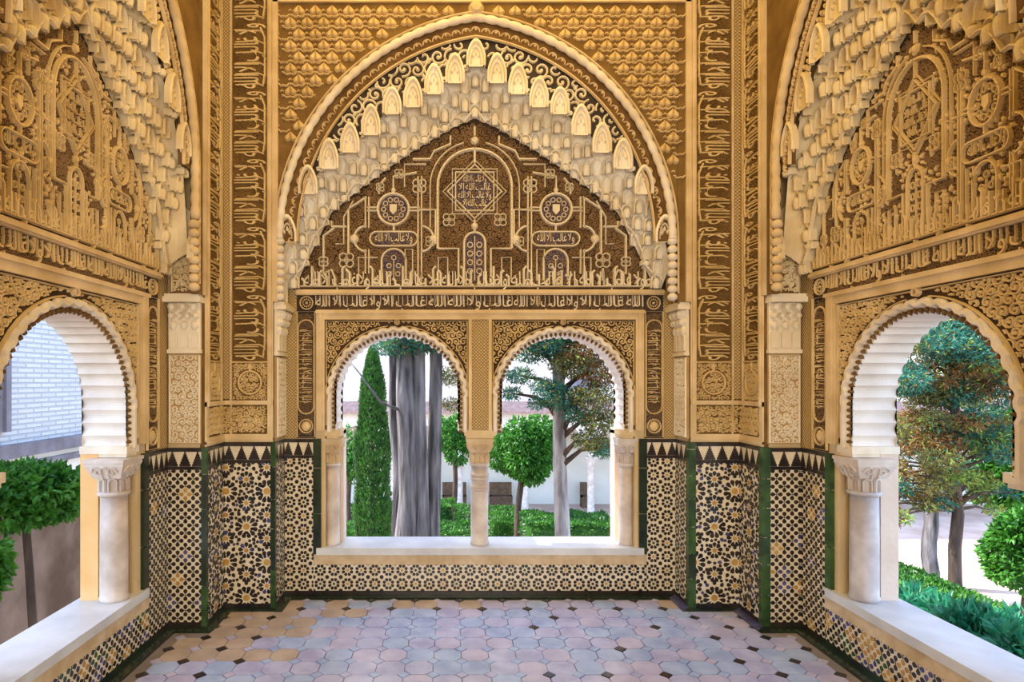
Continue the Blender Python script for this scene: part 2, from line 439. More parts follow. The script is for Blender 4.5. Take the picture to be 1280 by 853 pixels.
for k in ('g_black','f_b','f_c','f_a'):
    mb = MB(); r = 0.034; mb.prism(fl, [(r,0),(0,r),(-r,0),(0,-r)], -0.014, 0.001, 0); insets[k] = mb.mesh('floor_inset', [k])
far = MB()
for i in range(-14, 14):
    for j in range(-2, 29):
        x, y = (i+0.5)*P_T, 0.06 + j*P_T
        warm = x < -1.0 + 0.8*(rg.random()-.5) and y > 3.5 or y > 4.25 and rg.random() < .35
        k = 'f_d' if warm and rg.random() < .75 else rg.choice(('f_a','f_a','f_b','f_c','f_c'))
        if in_room(x, y, 0.10):
            if y > 3.1:
                o = link('floor_tile', tiles[k, rg.randint(0,1)], FLOOR); o.location = (x, y, rg.uniform(-.0015,.0015))
                o.rotation_euler = (rg.uniform(-.004,.004), rg.uniform(-.004,.004), rg.uniform(-.02,.02))
            else:
                far.prism(tr(fl, x, y), octo(P_T/2-.002, .036), -.014, 0, ('f_a','f_b','f_c','f_d').index(k))
        x2, y2 = i*P_T, y - P_T/2
        if in_room(x2, y2, 0.10):
            edge = abs(x2) > 1.15 + .35*rg.random() or y2 > 4.2
            k = ('g_black' if (i+j) % 2 else 'f_b') if edge else rg.choice(('f_c','f_a','f_c'))
            if not edge and rg.random() < .05: k = 'g_black'
            if y2 > 3.1:
                o = link('floor_inset', insets[k], FLOOR); o.location = (x2, y2, 0)
            else:
                far.prism(tr(fl, x2, y2), [(.034,0),(0,.034),(-.034,0),(0,-.034)], -.014, .001, 3)
far.build('near_tiles', ['f_a','f_b','f_c','f_d'], FLOOR, stuff=True)
# dark glazed border that follows the foot of the walls
mb = MB(); bw = 0.085
pl = [(-X1,-1),(-X1,D1),(-X2,D1),(-X2,D2),(-X3,D2),(-X3,D3),(X3,D3),(X3,D2),(X2,D2),(X2,D1),(X1,D1),(X1,-1)]
ins = [(-X1+bw,-1),(-X1+bw,D1-bw),(-X2+bw,D1-bw),(-X2+bw,D2-bw),(-X3+bw,D2-bw),(-X3+bw,D3-bw),(X3-bw,D3-bw),(X3-bw,D2-bw),(X2-bw,D2-bw),(X2-bw,D1-bw),(X1-bw,D1-bw),(X1-bw,-1)]
for i in range(len(pl)-1):
    mb.add([(*pl[i],.004),(*pl[i+1],.004),(*ins[i+1],.004),(*ins[i],.004)], [(3,2,1,0)], 1 if i in (6, 8) else 0)
    mb.add([(*ins[i],.004),(*ins[i+1],.004),(*ins[i+1],-.014),(*ins[i],-.014)], [(0,1,2,3)], 0)
mb.build('border_strip', ['g_dgreen','g_blue'], FLOOR)

# ------------------------------------------------------------------ wall bays
U_PTS = [(1.40,2.30),(1.36,2.55),(1.284,2.878),(1.068,3.185),(0.84,3.356),(0.625,3.555),(0.46,3.63),(0.307,3.73),(0.153,3.805),(0,3.907)]
L_PTS = [(1.335,2.265),(1.262,2.427),(1.065,2.825),(0.839,3.016),(0.625,3.17),(0.47,3.277),(0.31,3.373),(0.149,3.468),(0,3.527)]
def interp(tab, x):
    x = abs(x)
    if x >= tab[0][0]: return tab[0][1]
    for (xa, za), (xb, zb) in zip(tab, tab[1:]):
        if xb <= x <= xa: return zb + (za-zb)*(x-xb)/(xa-xb)
    return tab[-1][1]

def lobed(cx, hw, z0, zc, n, amp, sub=6):
    """intrados of a stilted arch with small cusps, from left foot to right foot"""
    pts = []; ns = max(2, round((zc-z0)/(pi*hw/n)))
    for k in range(ns*sub):
        t = k/sub; pts.append((cx - hw + amp*(1-abs(sin(pi*t))), z0 + (zc-z0)*t/ns))
    for k in range(n*sub+1):
        t = k/sub; r = hw - amp*(1-abs(sin(pi*t))); a = pi - pi*t/n
        pts.append((cx + r*cos(a), zc + r*sin(a)))
    left = pts[:ns*sub]
    return pts + [(2*cx - u, v) for u, v in reversed(left)]

def two_centre(hw, zs, c, n=40, z0=None):
    R = hw + c; am = math.acos(c/R); left = []
    for k in range(n+1):
        a = am*k/n; left.append((c - R*cos(a), zs + R*sin(a)))
    if z0 is not None: left = [(-hw, z0 + (zs-z0)*k/6) for k in range(6)] + left
    return left + [(-u, v) for u, v in reversed(left[:-1])]

# muqarnas cells: shared meshes, unit width and height
def arch_outline(gable, w=.40, top=.86, n=7):
    out = []
    for k in range(n+1):
        a = pi/2*k/n
        out.append((-w*cos(a)**(1.0 if gable else 1.0), top - (.55 if gable else .40) + (.55*sin(a)**1.7 if gable else .40*sin(a))))
    return [(-w, 0.0)] + out + [(-u, v) for u, v in reversed(out[:-1])] + [(w, 0.0)]
def cell_niche(gable=False, thumb=False):
    """one hood of the stalactite vault: plate with an arched mouth, hollow behind it, bracketed foot"""
    mb = MB(); A = arch_outline(gable); N = len(A)
    O = [(min(max(u*1.27, -.5), .5), 0.0 if i in (0, N-1) else (v*1.14 if gable else min(1.0, v*1.22))) for i, (u, v) in enumerate(A)]
    # front plate round the mouth, with a raised lip
    vs = [(u, 0.0, v) for u, v in O] + [(u*1.07, -.22, v*1.03) for u, v in A] + [(u, -.12, v) for u, v in A]
    fs = []
    for i in range(N-1): fs += [(i, i+1, N+i+1, N+i), (N+i, N+i+1, 2*N+i+1, 2*N+i)]
    mb.add(vs, fs, 0)
    vs = [(u, 0.0, v) for u, v in O] + [(u, 1.0, v) for u, v in O]
    mb.add(vs, [(i, i+1, N+i+1, N+i) for i in range(N-1)], 0)
    # hollow
    if gable:
        B = [(u*.9, v*.95) for u, v in A]
        mb.add([(u, -.12, v) for u, v in A] + [(u, .55, v) for u, v in B], [(i, i+1, N+i+1, N+i) for i in range(N-1)] + [tuple(N+i for i in range(N))], 0)
        C = [(u*.62, .10 + v*.66) for u, v in A]
        vs = [(u*1.12, .55, v*1.05) for u, v in C] + [(u, .05, v) for u, v in C] + [(u*.86, .55, v*.94) for u, v in C]
        mb.add(vs, [(r*N+i, r*N+i+1, (r+1)*N+i+1, (r+1)*N+i) for r in range(2) for i in range(N-1)], 0)
    else:
        vs = []; L = 4
        for r in range(L+1):
            q = r/L*pi/2
            for (u, v) in A: vs.append((u*cos(q*.96), -.12 + 1.0*sin(q), v*(.62 + .38*cos(q)) if v > 0 else 0.0))
        mb.add(vs, [(r*N+i, r*N+i+1, (r+1)*N+i+1, (r+1)*N+i) for r in range(L) for i in range(N-1)] + [tuple(L*N+i for i in range(N))], 0)
    if thumb:
        nu, nv = 8, 6; vs = []; fs = []
        for j in range(nv+1):
            v = j/nv; rr = 1.0 if v < .5 else sqrt(max(0, 1-((v-.5)/.5)**2))
            if v < .5: rr = .72 + .28*(v/.5)**.6
            for i in range(nu+1):
                a = (i/nu - .5)*pi; vs.append((.36*rr*sin(a), .1 - .75*rr*cos(a), -.06 + v*.80))
        for j in range(nv):
            for i in range(nu): q = j*(nu+1)+i; fs.append((q, q+1, q+nu+2, q+nu+1))
        mb.add(vs, fs, 0); mb.add([vs[i] for i in range(nu+1)], [tuple(range(nu, -1, -1))], 0)
    if gable:                                           # small palmette in the hood
        for k in (-1, 0, 1):
            c = (k*.15, .46 - .10*abs(k)); pts = drop(c[0], c[1], .075, pi/2 - k*.6, 1.9, 6)
            mb.add([(u, .55, v) for u, v in pts] + [(c[0], .0, c[1])], [(q, (q+1) % len(pts), len(pts)) for q in range(len(pts))], 0)
    # bracket corners at the foot
    for s in (-1, 1):
        mb.add([(s*.5, 0, .18), (s*.40, -.2, .16), (s*.5, .6, .16), (s*.45, .2, -.12)], [(0,1,3), (1,2,3), (0,2,3)], 0)
    return mb
CELL = {}
for key, matn in (('w','muq'), ('g','muq_gold')):
    CELL['thumb', key] = cell_niche(False, True).mesh('muqarnas_cell', [matn])
    CELL['niche', key] = cell_niche(False).mesh('muqarnas_cell', [matn])
    CELL['gable', key] = cell_niche(True).mesh('muqarnas_cell', [matn])

def knot(mb, fr, u, v, r, w, h):
    for k in range(4):
        a = pi/4 + k*pi/2; mb.ribbon(fr, circ(u+cos(a)*r*.52, v+sin(a)*r*.52, r*.42, 10), w, h, closed=True)
    mb.ribbon(fr, circ(u, v, r*.35, 4), w, h, closed=True)
def dbl(mb, fr, pts, gap, w, h):
    """double strap line"""
    n = len(pts)
    for s in (-1, 1):
        o = []
        for i, (u, v) in enumerate(pts):
            a, b = pts[max(i-1,0)], pts[min(i+1,n-1)]; tx, ty = b[0]-a[0], b[1]-a[1]; L = math.hypot(tx,ty) or 1
            o.append((u - ty/L*gap*s, v + tx/L*gap*s))
        mb.ribbon(fr, o, w, h)

def bay(wall, HB, D, xo, arch, kx, kz, openings, LO1, LO2, T, frame, panel, seed, side, hwi, zc):
    """everything of one wall recess, in wall-local coordinates: x along the wall, y into it, z up; y = 0 is the pier plane"""
    back = Fr((0, D, 0), (1,0,0)); front = Fr((0,0,0), (1,0,0))
    key = 'w' if not side else 'g'
    zb = 2.2
    # ---- masonry: piers in two depths, breast wall, arched head
    mb = MB(); ym = D + 0.15
    for s in (-1, 1):
        a, b = sorted((s*LO1, s*(HB+0.02))); mb.box(a, b, D, ym, 0, ZS)
    mb.box(-LO1, LO1, D, D+T, 0, 0.24)
    mb.box(-HB-.35, HB+.35, D, D+T, zb, ZTOP+.3)
    xs = [-HB-0.02] + [q for c in openings for q in (c-hwi, c+hwi)] + [HB+0.02]
    for i in range(0, len(xs), 2): mb.box(xs[i], xs[i+1], D, D+T, ZS, zb)
    wm = mb.build('masonry', 'masonry', wall)
    for s in (-1, 1):
        mb = MB(); a, b = sorted((s*LO2, s*(HB+0.02))); mb.box(a, b, ym, D+T, 0, ZS); mb.build('outer_jamb', side or 'pink_plaster', wall)
    n_l = 22 if not side else 22
    for c in openings:
        mb = MB(); cur = lobed(c, hwi, ZS, zc, n_l, 0.016)
        n = len(cur)
        vs = [(u, D, v) for u, v in cur] + [(u, D+T, v) for u, v in cur]
        mb.add(vs, [(i, i+1, n+i+1, n+i) for i in range(n-1)], 0)
        for y in (D, D+T):
            mb.add([(u, y, v) for u, v in cur] + [(min(max(u,c-hwi),c+hwi), y, zb) for u, v in cur], [(i, i+1, n+i+1, n+i) for i in range(n-1)], 0)
        mb.build('arch_soffit', 'soffit', wall)
        # white scalloped archivolt and the brown toothed edge inside it
        mb = MB(); k = 40; P = []
        for i in range(7): P.append((c-hwi-.036, ZS + (zc-ZS)*i/7))
        for i in range(k*2+1):
            a = pi - pi*i/(k*2); r = hwi+.036 + (0.009 if (i//2) % 2 else -0.004); P.append((c + r*cos(a), zc + r*sin(a)))
        P += [(2*c-u, v) for u, v in reversed(P[:7])]
        mb.ribbon(back, P, 0.046, 0.030)
        mb.build('archivolt', 'white_mould', wall)
        mb = MB()
        for i in range(n_l*2+14):
            t = i/(n_l*2+13); rt = hwi+.006; L1 = zc-ZS; tot = 2*L1+pi*rt; q = t*tot
            if q < L1: p = (c-rt, ZS+q); an = 0
            elif q > tot-L1: p = (c+rt, ZS+tot-q); an = pi
            else: a = pi-(q-L1)/rt; p = (c+rt*cos(a), zc+rt*sin(a)); an = a+pi
            mb.dome(back, drop(p[0], p[1], .0135, an, 1.7, 5), p, -.004, .02, 0)
        mb.build('toothed_edge', 'stucco_lo', wall)
        # key medallion
        mb = MB(); mb.ribbon(back, circ(c, 2.022, .018, 10), .012, .03, closed=True); mb.dome(back, circ(c,2.022,.014,8), (c,2.022), 0, .02); mb.build('key_roundel', 'stucco_hi', wall)
    # ---- sill
    mb = MB(); mb.box(-frame-.0, frame+.0, D-.035, D+T+.03, ZSILL-.05, ZSILL); o = mb.build('window_sill', 'sill', wall)
    mb = MB(); mb.box(-frame-.02, frame+.02, D-.022, D+.06, 0.225, ZSILL-.05); mb.build('sill_front', 'sill_plaster', wall)
    # imposts on the columns
    mb = MB()
    for s in (-1, 1):
        a, b = sorted((s*(LO1-(.135 if side else .11)), s*(LO1+.0))); mb.box(a, b, D-.018, D+T, ZS-.03, ZS+.012); mb.box(a+.012, b-.012, D-.008, D+T-.01, ZS-.05, ZS-.03)
    if len(openings) == 2: mb.box(-.115, .115, D-.018, D+T, ZS-.03, ZS+.012); mb.box(-.1, .1, D-.008, D+T-.01, ZS-.05, ZS-.03)
    mb.build('impost', 'white_mould' if side else 'stucco_hi', wall)
    # ---- spandrels of the window arches
    fi = frame - (0.06 if not side else 0.085)
    mbg = MB(); mbr = MB()
    for ci, c in enumerate(openings):
        x0 = -fi if (len(openings) == 1 or c < 0) else 0.085; x1 = fi if (len(openings) == 1 or c > 0) else -0.085
        mbg.box(x0, c-hwi-.03, D-.004, D+.01, ZS+.02, 2.04); mbg.box(c+hwi+.03, x1, D-.004, D+.01, ZS+.02, 2.04)
        A = [(u,v) for u,v in arcp(c, zc, hwi+.03, pi, 0, 24)]
        mbg.add([(u, D-.004, v) for u,v in A] + [(u, D-.004, 2.04) for u,v in A], [(i,i+1,26+i,25+i) for i in range(24)], 0)
        def ins(u, v, c=c, x0=x0, x1=x1):
            if not (x0+.012 < u < x1-.012 and ZS+.06 < v < 2.026): return False
            return abs(u-c) > hwi+.082 if v < zc else math.hypot(u-c, v-zc) > hwi+.082
        scrolls(mbr, back, ins, (x0, x1, ZS, 2.04), 0.052, .0105, .013, seed+ci, .004)
        for s in (-1, 1):
            xa = x0 if s < 0 else x1
            mbr.ribbon(back, [(xa - s*.01, ZS+.05), (xa - s*.01, 2.03), (c + s*.03, 2.03)], .010, .016, .004)
            mbr.ribbon(back, [(c + s*(hwi+.068), ZS+.05), (c + s*(hwi+.068), zc)] + [(c + s*(hwi+.068)*cos(a), zc+(hwi+.068)*sin(a)) for a in [k*.12 for k in range(1, 13)]], .008, .016, .004)
    mbg.build('spandrel_ground', 'brown', wall); mbr.build('spandrel_scrolls', 'gold_relief', wall)
    # ---- frame mouldings
    mb = MB()
    mb.box(-frame, frame, D-.03, D, 2.04, 2.112); mb.box(-frame-.005, frame+.005, D-.042, D, 2.085, 2.108)
    for s in (-1, 1):
        a, b = sorted((s*fi, s*frame)); mb.box(a, b, D-.03, D, ZS+.012, 2.04)
        a, b = sorted((s*(fi+.018), s*(frame-.022))); mb.box(a, b, D-.04, D, ZS+.012, 2.085)
    if len(openings) == 2:
        for s in (-1, 1):
            a, b = sorted((s*.062, s*.086)); mb.box(a, b, D-.03, D, ZS+.012, 2.04)
    mb.build('frame_moulding', 'stucco_hi', wall)
    if len(openings) == 2:
        mb = MB(); mb.box(-.062, .062, D-.02, D, ZS+.012, 2.04); mb.build('lattice_strip', 'lattice', wall)
    lw = panel + 0.0
    mb = MB(); mb.box(-lw, lw, D-.03, D, 2.222, 2.262); mb.box(-lw, lw, D-.042, D, 2.232, 2.250); mb.build('cornice_moulding', 'stucco_hi', wall)
    # ---- inscription band between the mouldings
    mb = MB(); mb.box(-lw, lw, D-.006, D, 2.108, 2.226, 0); mb.build('inscription_ground', 'dark', wall)
    mb = MB(); b6 = tr(back, 0, 0, .006)
    xa = -lw + .14; span = 2*(lw-.14); nrep = max(2, round(span/0.46))
    for k in range(nrep):
        s = (MOTTO, W_ALLAH+' '+W_GHALIB+' '+W_ILLA, W_GHALIB+' '+W_WALA+' '+W_ALLAH)[k % 3]
        text(mb, b6, s, xa + span*k/nrep + .004, xa + span*(k+1)/nrep - .004, 2.112, 2.222, .014)
    rg = random.Random(seed)
    for k in range(int(span/.034)):
        u = xa + .034*k + rg.uniform(-.006,.006); mb.ribbon(b6, [(u, 2.15), (u+.002, 2.185), (u, 2.218)], .007, .012)
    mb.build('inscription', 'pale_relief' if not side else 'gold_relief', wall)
    mb = MB(); scrolls(mb, b6, lambda u, v: xa < u < -xa and 2.113 < v < 2.22, (xa, -xa, 2.112, 2.222), .028, .006, .005, seed+9, leaf=False, npt=8)
    mb.build('inscription_tendrils', 'brown_relief', wall)
    for s in (-1, 1):
        mb = MB(); c = (s*(lw-.072), 2.165)
        mb.ribbon(b6, circ(*c, .047, 20), .010, .014, closed=True)
        for k in range(12): a = k*pi/6; mb.dome(b6, drop(c[0]+cos(a)*.026, c[1]+sin(a)*.026, .006, a, 1.8, 5), (c[0]+cos(a)*.026, c[1]+sin(a)*.026), 0, .01)
        mb.dome(b6, circ(*c, .011, 8), c, 0, .014); mb.build('band_rosette', 'gold_relief', wall)
    # ---- upright cartouche panels beside the frame
    for s in (-1, 1):
        a, b = sorted((s*(frame+.012), s*panel)); cx = (a+b)/2; hw = (b-a)/2
        mb = MB(); mb.box(a, b, D-.006, D, ZD, 2.108); mb.build('cartouche_ground', 'dark', wall)
        mb = MB()
        P = [(cx-hw*.85, 1.40)] + [(cx-hw*.85, 1.98)] + arcp(cx, 1.98, hw*.85, pi, 0, 8)[1:] + [(cx+hw*.85, 1.40)] + arcp(cx, 1.40, hw*.85, 0, -pi, 8)[1:]
        mb.ribbon(b6, P, .011, .014, closed=True); mb.ribbon(b6, [(a+.004, ZD+.01), (a+.004, 2.1), (b-.004, 2.1), (b-.004, ZD+.01)], .009, .014, closed=True)
        rot = Fr((cx, D-.006, 1.42), (0,0,1), (-s,0,0), (0,-1,0))
        text(mb, rot, MOTTO, 0.0, .27, -hw*.7, hw*.7, .012); text(mb, rot, MOTTO, .28, .55, -hw*.7, hw*.7, .012)
        for k in range(16): v = 1.43 + k*.035; mb.ribbon(b6, [(cx-hw*.7, v), (cx, v+.003), (cx+hw*.62, v)], .006, .010)
        mb.ribbon(b6, circ(cx, 1.25, hw*.72, 16), .010, .014, closed=True); mb.dome(b6, circ(cx, 1.25, hw*.55, 16), (cx,1.25), 0, .016)
        mb.build('cartouche_relief', 'gold_relief', wall)
        mb = MB(); scrolls(mb, b6, lambda u,v: a+.01 < u < b-.01 and ZD+.02 < v < 2.09, (a,b,ZD,2.1), .03, .006, .005, seed+5, leaf=False, npt=8)
        mb.build('cartouche_tendrils', 'brown_relief', wall)
        a, b = sorted((s*panel, s*HB)); mb = MB(); mb.box(a, b, D-.010, D, ZD, 2.262); mb.build('lattice_strip', 'lattice', wall)
    # ---- lunette
    q = lambda u, v: (xo + u*kx, 2.265 + (v-2.265)*kz)
    zl = lambda u: 2.265 + (interp(L_PTS, (u-xo)/kx) - 2.265)*kz
    zu = lambda u: 2.265 + (interp(U_PTS, (u-xo)/kx) - 2.265)*(1.0 if not side else 1.0)
    mb = MB(); N = 48; us = [xo + (-1.42 + 2.84*k/N)*kx for k in range(N+1)]
    mb.add([(u, D-.004, 2.255) for u in us] + [(u, D-.004, zl(u)+.12) for u in us], [(i,i+1,N+2+i,N+1+i) for i in range(N)])
    LUN = mb.build('lunette', 'brown' if not side else 'dark', wall)
    lf = lambda u, v, h=0.0: Vector((*[q(u,v)[0]], D-.004-h, q(u,v)[1]))
    mb = MB(); scrolls(mb, lf, lambda u,v: abs(u) < 1.33 and 2.30 < v < interp(L_PTS, u)-.01, (-1.33, 1.33, 2.29, 3.5), .050, .0125, .008, seed+20, npt=11)
    mb.build('lunette_scrolls', 'brown_relief', LUN)
    mb = MB(); w, h = .021, .024
    for s in (-1, 1):
        m = lambda pts: [(s*u, v) for u, v in pts]
        dbl(mb, lf, m([(-.797, 2.38), (-.797, 2.56)]), .013, .015, h); dbl(mb, lf, m([(-.797, 2.72), (-.797, 2.95)]), .013, .015, h)
        dbl(mb, lf, m([(-.407, 2.32), (-.407, 3.10)]), .013, .015, h)
        mb.ribbon(lf, m([(-.274, 2.567), (-.274, 3.03)] + arcp(0, 3.03, .274, pi, pi/2, 10)[1:]), .026, h*1.2)
        for k in range(24): t = k/23; p = (-.274, 2.6+.43*t*1.6) if t < .62 else (.274*cos(pi - (t-.62)/.38*pi/2), 3.03+.274*sin(pi-(t-.62)/.38*pi/2)); mb.dome(lf, circ(s*p[0], min(p[1],3.31), .012, 6), (s*p[0], p[1]), 0, .034)
        mb.ribbon(lf, m([(-.274, 2.567), (-.12, 2.567), (-.12, 2.31)]), w, h)
        mb.ribbon(lf, m([(-.407, 2.855), (-.29, 2.855), (-.29, 2.60)]), w, h)
        c = (-.603, 2.859)
        mb.ribbon(lf, m(circ(*c, .115, 28)), .024, h*1.2, closed=True)
        for k in range(14): a = k*2*pi/14; mb.dome(lf, circ(s*(c[0]+cos(a)*.115), c[1]+sin(a)*.115, .014, 6), (s*(c[0]+cos(a)*.115), c[1]+sin(a)*.115), 0, .034)
        dbl(mb, lf, m([(-.797, 2.859), (-.72, 2.859)]), .012, .014, h); dbl(mb, lf, m([(-.487, 2.859), (-.407, 2.859)]), .012, .014, h)
        P = [(-.6-.125, 2.64+.052), (-.6+.125, 2.64+.052)] + arcp(-.6+.125, 2.64, .052, pi/2, -pi/2, 7)[1:] + [(-.6-.125, 2.64-.052)] + arcp(-.6-.125, 2.64, .052, -pi/2, -3*pi/2, 7)[1:]
        mb.ribbon(lf, m(P), .017, h, closed=True)
        mb.ribbon(lf, m(arcp(-.80, 2.64, .095, pi*.5, pi*1.5, 10)), w, h); mb.ribbon(lf, m(arcp(-.40, 2.64, .095, pi*.5, -pi*.5, 10)), w, h)
        for x in (-.895, -.305): mb.dome(lf, circ(s*x, 2.64, .037, 10), (s*x, 2.64), 0, .03)
        mb.ribbon(lf, m([(-.69, 2.33)] + archp(-.6, 2.40, 2.475, .09, 12) + [(-.51, 2.33)]), .020, h)
        mb.ribbon(lf, m([(-.60, 2.75), (-.60, 2.70)]), w, h); mb.ribbon(lf, m([(-.603, 2.975), (-.603, 3.10), (-.43, 3.13)]), w, h)
        mb.dome(lf, circ(s*-.603, 3.0, .022, 8), (s*-.603, 3.0), 0, .03)
        mb.ribbon(lf, m([(-.80, 2.95), (-.936, 2.86), (-.936, 2.53)]), w, h); mb.ribbon(lf, m([(-1.04, 2.72), (-1.12, 2.66), (-1.12, 2.50)]), w, h)
        mb.ribbon(lf, m([(-1.12, 2.44), (-1.12, 2.38), (-1.06, 2.41), (-1.03, 2.33)]), w, h)
        mb.ribbon(lf, m([(-1.06, 2.77), (-1.06, 2.73), (-.95, 2.73)]), w, h)
        knot(mb, lf, s*-.41, 3.03, .062, .012, h); knot(mb, lf, s*-.95, 2.48, .066, .012, h); knot(mb, lf, s*-1.12, 2.47, .042, .011, h)
        knot(mb, lf, s*-.19, 2.78, .055, .011, h); knot(mb, lf, s*-.56, 3.12, .04, .010, h)
        mb.ribbon(lf, m([(-.95, 2.42), (-.95, 2.33)]), w, h)
        mb.ribbon(lf, m([(-.46, 3.23), (-.33, 3.23), (-.30, 3.29), (-.18, 3.34), (-.18, 3.40)]), w, h)
        mb.ribbon(lf, m([(-.71, 2.97), (-.71, 3.03), (-.66, 3.09)]), w, h)
        mb.ribbon(lf, m([(-.33, 2.72), (-.33, 3.03)] + arcp(0, 3.03, .33, pi, pi*.58, 8)[1:]), .012, h)
        mb.ribbon(lf, m([(-.515, 2.33), (-.515, 2.56), (-.46, 2.56), (-.46, 2.33)]), .012, h)
        mb.ribbon(lf, m([(-.20, 2.33), (-.20, 2.50), (-.27, 2.50), (-.27, 2.33)]), .012, h)
        mb.ribbon(lf, m([(-.86, 2.33), (-.86, 2.50), (-.72, 2.50)]), .012, h); mb.ribbon(lf, m([(-1.03, 2.60), (-.97, 2.60), (-.97, 2.80), (-.90, 2.92)]), .012, h)
        mb.ribbon(lf, m([(-.52, 3.02), (-.52, 3.19), (-.36, 3.19)]), .012, h); knot(mb, lf, s*-.33, 2.62, .042, .010, h); knot(mb, lf, s*-.70, 3.02, .036, .010, h)
    # eight-pointed star medallion and the central niche
    for a0 in (0, pi/4): mb.ribbon(lf, circ(0, 2.99, .20, 4, a0), .018, h, closed=True); mb.ribbon(lf, circ(0, 2.99, .235, 4, a0), .010, h*.8, closed=True)
    mb.ribbon(lf, archp(0, 2.31, 2.61, .078, 14), .022, h); mb.ribbon(lf, [(0, 3.20), (0, 3.30)], w, h); mb.ribbon(lf, [(0, 2.69), (0, 2.78)], w, h)
    mb.dome(lf, circ(0, 3.37, .034, 10), (0, 3.37), 0, .03); mb.ribbon(lf, [(0, 3.40), (0, 3.47)], .022, h)
    mb.dome(lf, circ(0, 2.735, .03, 10), (0, 2.735), 0, .03)
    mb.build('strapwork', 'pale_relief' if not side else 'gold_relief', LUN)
    if side:                                            # larger five-petalled flowers between the straps
        mb = MB(); rg = random.Random(seed+3)
        for k in range(110):
            u, v = rg.uniform(-1.2,1.2), rg.uniform(2.42,3.40)
            if v > interp(L_PTS, u)-.05 or math.hypot(u, v-2.99) < .2: continue
            a0 = rg.uniform(0, 6)
            for j in range(5):
                a = a0 + j*2*pi/5; p = (u+cos(a)*.040, v+sin(a)*.030); mb.dome(lf, drop(*p, .0145, a, 2.3, 6), p, 0, .022)
        mb.build('lunette_flowers', 'gold_relief', LUN)
    mb = MB(); mb.prism(lf, circ(0, 2.99, .145, 16, pi/16), 0, .006)
    for s in (-1, 1):
        mb.prism(lf, circ(s*-.603, 2.859, .104, 20), 0, .006); mb.prism(lf, [(s*u, v) for u, v in archp(-.6, 2.34, 2.475, .08, 10)], 0, .006)
        mb.prism(lf, [(s*-.6-.13, 2.60), (s*-.6+.13, 2.60), (s*-.6+.13, 2.68), (s*-.6-.13, 2.68)], 0, .006)
    mb.prism(lf, archp(0, 2.32, 2.61, .07, 10), 0, .006); mb.build('medallion_ground', 'blue_ground' if not side else 'dark', LUN)
    mb = MB(); l6 = lambda u, v, h=0.0: lf(u, v, h+.006)
    for k, (za, zc_, hw) in enumerate(((3.045, 3.115, .085), (2.985, 3.055, .12), (2.925, 2.995, .125), (2.865, 2.935, .09))):
        text(mb, l6, (MOTTO, W_GHALIB+' '+W_ALLAH+' '+W_ILLA)[k % 2], -hw, hw, za, zc_, .010)
    for s in (-1, 1):
        text(mb, l6, MOTTO, s*-.6-.14, s*-.6+.14, 2.60, 2.69, .010)
        c = (s*-.603, 2.859)
        for k in range(10): a = k*2*pi/10; p = (c[0]+cos(a)*.072, c[1]+sin(a)*.072); mb.ribbon(l6, circ(*p, .017, 7), .008, .010, closed=True)
        mb.prism(l6, [(c[0]-.026, c[1]+.034), (c[0]+.026, c[1]+.034), (c[0]+.026, c[1]-.012), (c[0], c[1]-.04), (c[0]-.026, c[1]-.012)], 0, .014)
        for (dx, v) in ((0, 2.50), (-.035, 2.44), (.035, 2.44), (-.03, 2.38), (.03, 2.38)): p = (s*-.6+dx, v); mb.ribbon(l6, circ(*p, .017, 7), .008, .010, closed=True)
        mb.ribbon(l6, [(s*-.6, 2.34), (s*-.6, 2.48)], .008, .01)
    for j in range(4):
        for dx in (-.034, .034): mb.ribbon(l6, circ(dx, 2.40+j*.065, .02, 7), .009, .010, closed=True)
    mb.ribbon(l6, [(0, 2.33), (0, 2.66)], .009, .01); mb.build('medallion_relief', 'pale_relief' if not side else 'gold_relief', LUN)
    mb = MB(); nrep = 5
    for k in range(nrep):                                # angular script along the foot of the lunette
        u0 = -1.27 + 2.54*k/nrep; text(mb, lf, (MOTTO, W_ILLA+' '+W_GHALIB+' '+W_ALLAH)[k % 2], u0+.01, u0+2.54/nrep-.01, 2.262, 2.40, .024)
    for k in range(46):
        u = -1.26 + 2.52*k/45; mb.ribbon(lf, [(u, 2.285), (u, 2.325 + .03*((k*7) % 4)), (u + .020*((k % 3)-1), 2.345 + .03*((k*7) % 4))], .024, .028)
        if k % 4 == 1: mb.ribbon(lf, circ(u+.028, 2.318, .020, 8), .017, .026, closed=True)
    mb.ribbon(lf, [(-1.29, 2.288), (1.29, 2.288)], .014, .022); mb.build('lunette_script', 'pale_relief' if not side else 'gold_relief', LUN)
    # ---- muqarnas between lunette and arch
    xe = 1.385*kx
    mb = MB(); N = 60; us = [xo - xe + 2*xe*k/N for k in range(N+1)]; R = 6
    vs = []
    for r in range(R+1):
        t = r/R
        for u in us:
            a, b = zu(u), zl(u); z = a + (b-a)*t; vs.append((u, .05 + (D-.07)*t**0.8 + .02, z))
    mb.add(vs, [(r*(N+1)+i, r*(N+1)+i+1, (r+1)*(N+1)+i+1, (r+1)*(N+1)+i) for r in range(R) for i in range(N)])
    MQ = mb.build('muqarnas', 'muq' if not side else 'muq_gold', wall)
    cw = 0.074
    nc = int(xe/cw)
